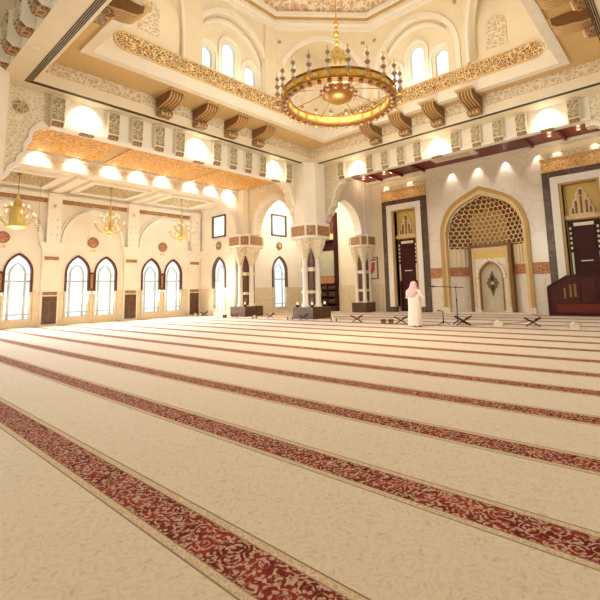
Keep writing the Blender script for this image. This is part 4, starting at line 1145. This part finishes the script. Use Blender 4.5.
# wall sconces of crystal drops beside the first chandelier
r = root('crystal_drop', 'thin crystal drop pendant right of the lantern chandelier', 'pendant', (-23.4, 6.35, 4.6))
mb = MB().tube([(0, 0, .55), (0, 0, 1.0)], .01, 6)
for k in range(5): mb.ball(0, 0, .05+.12*k, .05, 8, 6)
mb.build('drops', 'lampglass', r, smooth=60)
MB().tube([(0, 0, 1.0), (0, 0, 2.52)], .006, 6).build('wire', 'brass_dark', r)

# ---- small things on the carpet -------------------------------------
def make_rehal(label, loc, rz, book):
    r = root('book_stand', label, 'book stand', loc, rz, 'folding book stands in a row before the front wall')
    # X section in the local x-z plane, axis along y
    th = .026
    for s in (-1, 1):
        a = Vector((s*.26, .0)); b = Vector((-s*.3, .34)); t = (b-a).normalized(); n_ = Vector((-t.y, t.x))*th
        P = [a-n_, b-n_, b+n_, a+n_]
        mb = MB()
        if s > 0: mb.prism([(p.x, max(0, p.y)) for p in P], 'y', -.15, -.05).prism([(p.x, max(0, p.y)) for p in P], 'y', .05, .15)
        else: mb.prism([(p.x, max(0, p.y)) for p in P], 'y', -.15, .15) if False else mb.prism([(p.x, max(0, p.y)) for p in P], 'y', -.05, .05).prism([(b.x-n_.x-.0, b.y-n_.y), (b.x+n_.x, b.y+n_.y), (b.x*.25+n_.x, .34*.72+n_.y), (b.x*.25-n_.x, .34*.72-n_.y)], 'y', -.15, .15)
        mb.build('board', 'wood_dark', r)
    return r
def on(o, lab): return lab
rehals = [((-23.9, 15.95), 'black folding book stand on the carpet below the end wall window', .9),
          ((-20.15, 15.5), 'black folding book stand in front of the left column base corner', .9),
          ((-17.45, 15.8), 'black folding book stand on the carpet between the two big columns', .9),
          ((-14.8, 15.62), 'black folding book stand before the nearest column base', .9),
          ((-11.38, 15.46), 'dark crossed book stand in front of the small column', .6),
          ((-9.12, 15.41), 'dark crossed book stand left of the standing person', .6),
          ((-4.34, 16.25), 'dark crossed book stand between the two gilt tissue boxes', .3)]
for (x, y), lab, rz in rehals:
    q_ = .72 if x < -14 else .88
    make_rehal(lab, (x, y, 0), rz, False).scale = (q_, q_, q_)
# closed black books leaning on the first four stands
for i in (0, 2, 3):
    (x, y), lab, rz = rehals[i]
    mb = MB().box(-.16, -.12, -.02, .16, .12, .02)
    mb.cur = 0
    o = mb.build('book', 'black_cover'); o.location = (x+.10*math.cos(rz), y+.10*math.sin(rz), .215); o.rotation_euler = (0, -.8, rz)
    tag(o, 'black book resting on the stand %s' % ('below the end wall window', '', 'between the two big columns', 'before the nearest column base')[i], 'book', 'black books on the stands')

def tissue_box(loc, rz, label, gilt):
    r = root('tissue_box', label, 'tissue box', loc, rz, 'tissue boxes along the row of stands')
    w, d, h = (.15, .09, .12) if gilt else (.1, .07, .1)
    MB().box(-w, -d, 0, w, d, h).build('box', 'tissue' if not gilt else 'paper', r)
    mb = MB()
    for s in (-1, 1): mb.box(s*w, -d-.01, 0, s*(w+.04), d+.01, h+.04)
    mb.build('end_panel', 'gold_box' if gilt else 'black_cover', r)
    mb = MB(); vs = [(0, 0, h+.1)]
    for k in range(10): a = 2*PI*k/10; q = .05+.02*(k % 2); vs.append((q*1.6*math.cos(a), q*math.sin(a), h-.005+.02*(k % 3)))
    mb.add(vs, [(0, 1+k, 1+(k+1) % 10) for k in range(10)]+[tuple(range(1, 11))[::-1]]); mb.build('tissue', 'tissue', r)
tb = [((-5.45, 15.99), .3, 'white and gilt tissue box right of the microphone stands', True), ((-3.04, 16.01), .3, 'white and gilt tissue box in front of the pulpit rail', True),
      ((-12.77, 15.54), .6, 'white tissue box right of the nearest column', False), ((-15.79, 15.67), .7, 'white tissue box left of the nearest column base', False), ((-18.42, 15.52), .8, 'white tissue box right of the left column', False),
      ((-24.75, 15.85), .9, 'white tissue box on the left before the corner pilaster', False), ((-24.3, 15.95), .9, 'white tissue box on the right before the corner pilaster', False)]
for p, rz, lab, g in tb: tissue_box((p[0], p[1], 0), rz, lab, g)
for (x, y), lab in (((-9.93, 15.36), 'left of two small dark boxes left of the person'), ((-9.62, 15.45), 'right of two small dark boxes left of the person'), ((-21.1, 15.5), 'small dark box on the carpet right of the end wall window')):
    r = root('small_box', lab, 'box', (x, y, 0), .6, 'small dark boxes on the carpet')
    MB().box(-.1, -.09, 0, .1, .09, .13).build('body', 'console', r)
    MB().box(-.11, -.1, .13, .11, .1, .17).build('lid', 'black_cover', r)
# uplights on column bases
for (x, y), lab in (((B[0]-.52, B[1]-.55), 'small uplight on the left corner of the nearest column base'), ((B[0]+.52, B[1]-.55), 'small uplight on the front corner of the nearest column base'), ((B[0]+.52, B[1]+.45), 'small uplight on the right corner of the nearest column base'), ((A[0]+.5, A[1]-.54), 'small uplight on the left column base')):
    r = root('uplight', lab, 'uplight', (x, y, .6), 0, 'small uplights on the column bases')
    MB().lathe([(.08, 0), (.1, .1), (.06, .12)], 0, 0, 10).build('housing', 'black_cover', r)
    MB().lathe([(.05, .12), (.07, .22), (.03, .27)], 0, 0, 10).build('lamp_head', 'candle', r)
    light('POINT', (x+.0, y-.05, .95), 1, (1, .96, .86), None, .05)

# microphone stands
r = root('microphone_stand', 'tall black boom microphone stand left of the prayer niche', 'microphone stand', (-6.98, 16.05, 0))
MB().lathe([(.02, .06), (.018, .9), (.026, .92), (.026, .98), (.012, 1.0), (.012, 1.44)], 0, 0, 10).build('pole', 'metal_black', r, smooth=40)
for k in range(3):
    a = 2*PI*k/3+.4; MB().tube([(0, 0, .16), (.34*math.cos(a), .34*math.sin(a), .014)], .014, 6).build('leg', 'metal_black', r)
MB().tube([(.3, .0, 1.42), (-.1, 0, 1.44), (-.95, 0, 1.49)], .014, 8).build('boom', 'metal_black', r)
MB().lathe([(.02, 0), (.032, .04), (.02, .16), (.012, .2)], 0, 0, 10).xf(Matrix.Translation((-.88, 0, 1.486)) @ Matrix.Rotation(-PI/2, 4, 'Y')).build('microphone', 'black_cover', r, smooth=40)
MB().ball(0, 0, 1.44, .035).build('clamp', 'metal_black', r, smooth=40)
MB().box(-.34, -.05, .02, .42, .05, .06).build('counterweight_bar', 'wood_dark', r) if False else None
r = root('microphone_stand', 'short black microphone stand right of the standing person', 'microphone stand', (-7.42, 15.72, 0))
MB().lathe([(.02, .05), (.016, .5), (.024, .52)], 0, 0, 10).build('pole', 'metal_black', r, smooth=40)
for k in range(3):
    a = 2*PI*k/3+.2; MB().tube([(0, 0, .14), (.27*math.cos(a), .27*math.sin(a), .012)], .012, 6).build('leg', 'metal_black', r)
MB().tube([(0, 0, .5), (-.12, -.02, .56), (-.2, -.04, .52)], [.014, .02, .03], 8).build('microphone', 'black_cover', r, smooth=40)
tag(MB().tube([(-6.9, 16.0, .012), (-6.0, 16.3, .01), (-5.2, 17.6, .01), (-5.0, 20.0, .01), (-5.9, 22.6, .01), (-6.2, 23.1, .01)], .01, 6).build('cable', 'console'), 'thin cable running from the tall microphone stand to the front wall', 'cable')
make_rehal('dark crossed book stand at the foot of the tall microphone stand', (-6.62, 15.72, 0), .3, False)

# ---- the standing person ---------------------------------------------
pr = root('person', 'person in long white robe and red checked headscarf standing with folded arms', 'person', (-7.93, 14.45, 0), -.15)
pr.scale = (1.18, 1.16, .99)
def skinned(name, verts, edges, radii, mat, parent):
    me = bpy.data.meshes.new(name); me.from_pydata(verts, edges, [])
    o = bpy.data.objects.new(name, me); COL.objects.link(o)
    mod = o.modifiers.new('s', 'SKIN')
    for i, rd in enumerate(radii): me.skin_vertices[0].data[i].radius = (rd, rd) if not isinstance(rd, tuple) else rd
    me.skin_vertices[0].data[0].use_root = True
    o.modifiers.new('u', 'SUBSURF').levels = 2
    o.modifiers['u'].render_levels = 2
    dg = bpy.context.evaluated_depsgraph_get(); dg.update()
    m2 = bpy.data.meshes.new_from_object(o.evaluated_get(dg))
    bpy.data.objects.remove(o); bpy.data.meshes.remove(me)
    m2.name = name; m2.materials.clear(); m2.materials.append(M[mat]); m2.shade_smooth()
    r_ = bpy.data.objects.new(name, m2); COL.objects.link(r_); r_.parent = parent; return r_
V = [(0, 0, .92)]; E_ = []; Rd = [(.15, .11)]
def addv(p, par, rd): V.append(p); Rd.append(rd); E_.append((par, len(V)-1)); return len(V)-1
sp = addv((0, 0, 1.1), 0, (.13, .1)); chest = addv((0, -.01, 1.28), sp, (.16, .11)); ub = addv((0, -.01, 1.4), chest, (.11, .08))
nk = addv((0, 0, 1.47), ub, .055); hd = addv((0, .015, 1.54), nk, (.072, .085)); hd2 = addv((0, .01, 1.61), hd, (.078, .095)); hd3 = addv((0, 0, 1.67), hd2, (.055, .065))
nose = addv((0, .115, 1.575), hd2, .014)
for s in (-1, 1):
    addv((s*.085, .0, 1.575), hd2, .016)
    sh = addv((s*.18, -.01, 1.38), ub, .06); el = addv((s*.27, .02, 1.12), sh, .045); wr = addv((s*.06, .21, 1.16+.03*s), el, .028)
    pm = addv((-s*.02, .22, 1.17+.03*s), wr, (.026, .016))
    for q in range(4):
        f1 = addv((-s*.07, .222, 1.145+.018*q+.03*s), pm, .010); f2 = addv((-s*(.10+.006*(q % 3)), .215, 1.142+.018*q+.03*s), f1, .009); addv((-s*(.125+.006*(q % 3)), .195, 1.14+.018*q+.03*s), f2, .008)
    t1 = addv((-s*.01, .23, 1.215+.03*s), wr, .011); addv((-s*.05, .235, 1.23+.03*s), t1, .009)
    hp = addv((s*.09, 0, .86), 0, .085); kn = addv((s*.1, .02, .48), hp, .06); an = addv((s*.1, -.02, .08), kn, .04); he = addv((s*.1, .05, .045), an, .04); addv((s*.11, .17, .03), he, .03)
skinned('body', V, E_, Rd, 'skin', pr)
mb = MB()
mb.loft([(0, -.01, .07, .235, .20), (0, -.01, .3, .235, .19), (0, 0, .6, .225, .17), (0, 0, .9, .225, .165), (0, 0, 1.1, .225, .16), (0, -.005, 1.25, .235, .155), (0, -.005, 1.35, .23, .14), (0, 0, 1.41, .18, .11), (0, 0, 1.46, .085, .08), (0, 0, 1.48, .075, .075)], 28)
for i, p in enumerate(mb.v):      # hem folds
    if p[2] < 1.0:
        a = math.atan2(p[1], p[0]); k = 1+.05*(1-p[2])*math.sin(7*a)
        mb.v[i] = (p[0]*k, p[1]*k, p[2])
for s in (-1, 1):
    mb.tube([(s*.17, -.01, 1.38), (s*.23, -.005, 1.26), (s*.285, .02, 1.12), (s*.2, .13, 1.12+.02*s), (s*.075, .205, 1.16+.03*s)], [.085, .085, .08, .07, .055], 14)
mb.build('robe', 'thobe', pr, smooth=60)
mb = MB()
mb.loft([(0, -.06, 1.17, .15, .10), (0, -.055, 1.24, .2, .135), (0, -.045, 1.34, .215, .15), (0, -.03, 1.43, .165, .135), (0, -.015, 1.52, .118, .118), (0, -.01, 1.6, .108, .115), (0, -.01, 1.67, .09, .095), (0, -.01, 1.71, .05, .055), (0, -.01, 1.725, .01, .01)], 26)
for i, p in enumerate(mb.v):
    a = math.atan2(p[1], p[0])
    if p[2] < 1.5: k = 1+.06*math.sin(9*a+p[2]*8); mb.v[i] = (p[0]*k, p[1]*k, p[2]+(.07*math.sin(a*1.0) if p[2] < 1.3 else 0))
mb.build('headscarf', 'scarf', pr, smooth=60)

# ================================================================== LIGHT
w = bpy.data.worlds.new('World'); sc.world = w; w.use_nodes = True
bg = w.node_tree.nodes['Background']; bg.inputs[0].default_value = (1, .96, .9, 1); bg.inputs[1].default_value = .52
# chandelier light, then an added fill below it
light('POINT', (CH[0], CH[1], 8.9), 240, (1, .955, .84), None, .8)
light('POINT', (CH[0], CH[1], 4.4), 560, (1, .955, .84), None, 1.0)  # added fill hanging in mid-air to brighten the hall, no fixture
# daylight from the window wall
for c in (5.35, 9.54, 13.72):
    o = light('AREA', (XL+.3, c, 2.3), 260, (.95, .98, 1), (XL+5, c, .2), 2.4)
    o.data.spread = math.radians(120)
# added fill spots without fixtures, brightening the niche and the doors
for x, e in ((MC, 260), (dL, 90), (dR, 90)):
    light('SPOT', (x, 18.1, 8.2), e, (1, .95, .84), (x, YQ+.6, 3.8), .2, 62, .9)
# cove strips on the drum ledge
for k in range(8):
    a = k*PI/4; p = (DC[0]+(AP-.3)*math.cos(a), DC[1]+(AP-.3)*math.sin(a), 10.3)
    o = light('AREA', p, 9, (1, .96, .86), (p[0]+.25*math.cos(a), p[1]+.25*math.sin(a), 12), 1.5)
light('POINT', (-18.6, 20.3, 6.5), 260, (1, .95, .88), None, .5)      # added fill for the corner bay, no fixture
light('POINT', (-23.3, 14.0, 6.0), 25, (1, .95, .88), None, .3)  # added fill near the aisle end, no fixture of its own

# ================================================================== CAMERA
cam = bpy.data.cameras.new('camera'); co = bpy.data.objects.new('camera', cam); COL.objects.link(co); sc.camera = co
yaw, pitch, roll, f, cx, cy = math.radians(40.815), math.radians(7.163), math.radians(-1.503), 423.9, 321.1, 237.0
fwd = Vector((-math.sin(yaw)*math.cos(pitch), math.cos(yaw)*math.cos(pitch), math.sin(pitch)))
right = Vector((math.cos(yaw), math.sin(yaw), 0)); up = right.cross(fwd)
r_ = math.cos(roll)*right+math.sin(roll)*up; u_ = -math.sin(roll)*right+math.cos(roll)*up
mt = Matrix((r_, u_, -fwd)).transposed().to_4x4(); mt.translation = Vector((0, 0, 1.45)); co.matrix_world = mt
cam.sensor_fit = 'HORIZONTAL'; cam.sensor_width = 36; cam.lens = f/600*36
cam.shift_x = -(cx-300)/600; cam.shift_y = (cy-300)/600
cam.clip_start = .05; cam.clip_end = 200
sc.view_settings.view_transform = 'Standard'; sc.view_settings.look = 'None'; sc.view_settings.exposure = .45; sc.view_settings.gamma = 1
sc.view_settings.use_curve_mapping = False
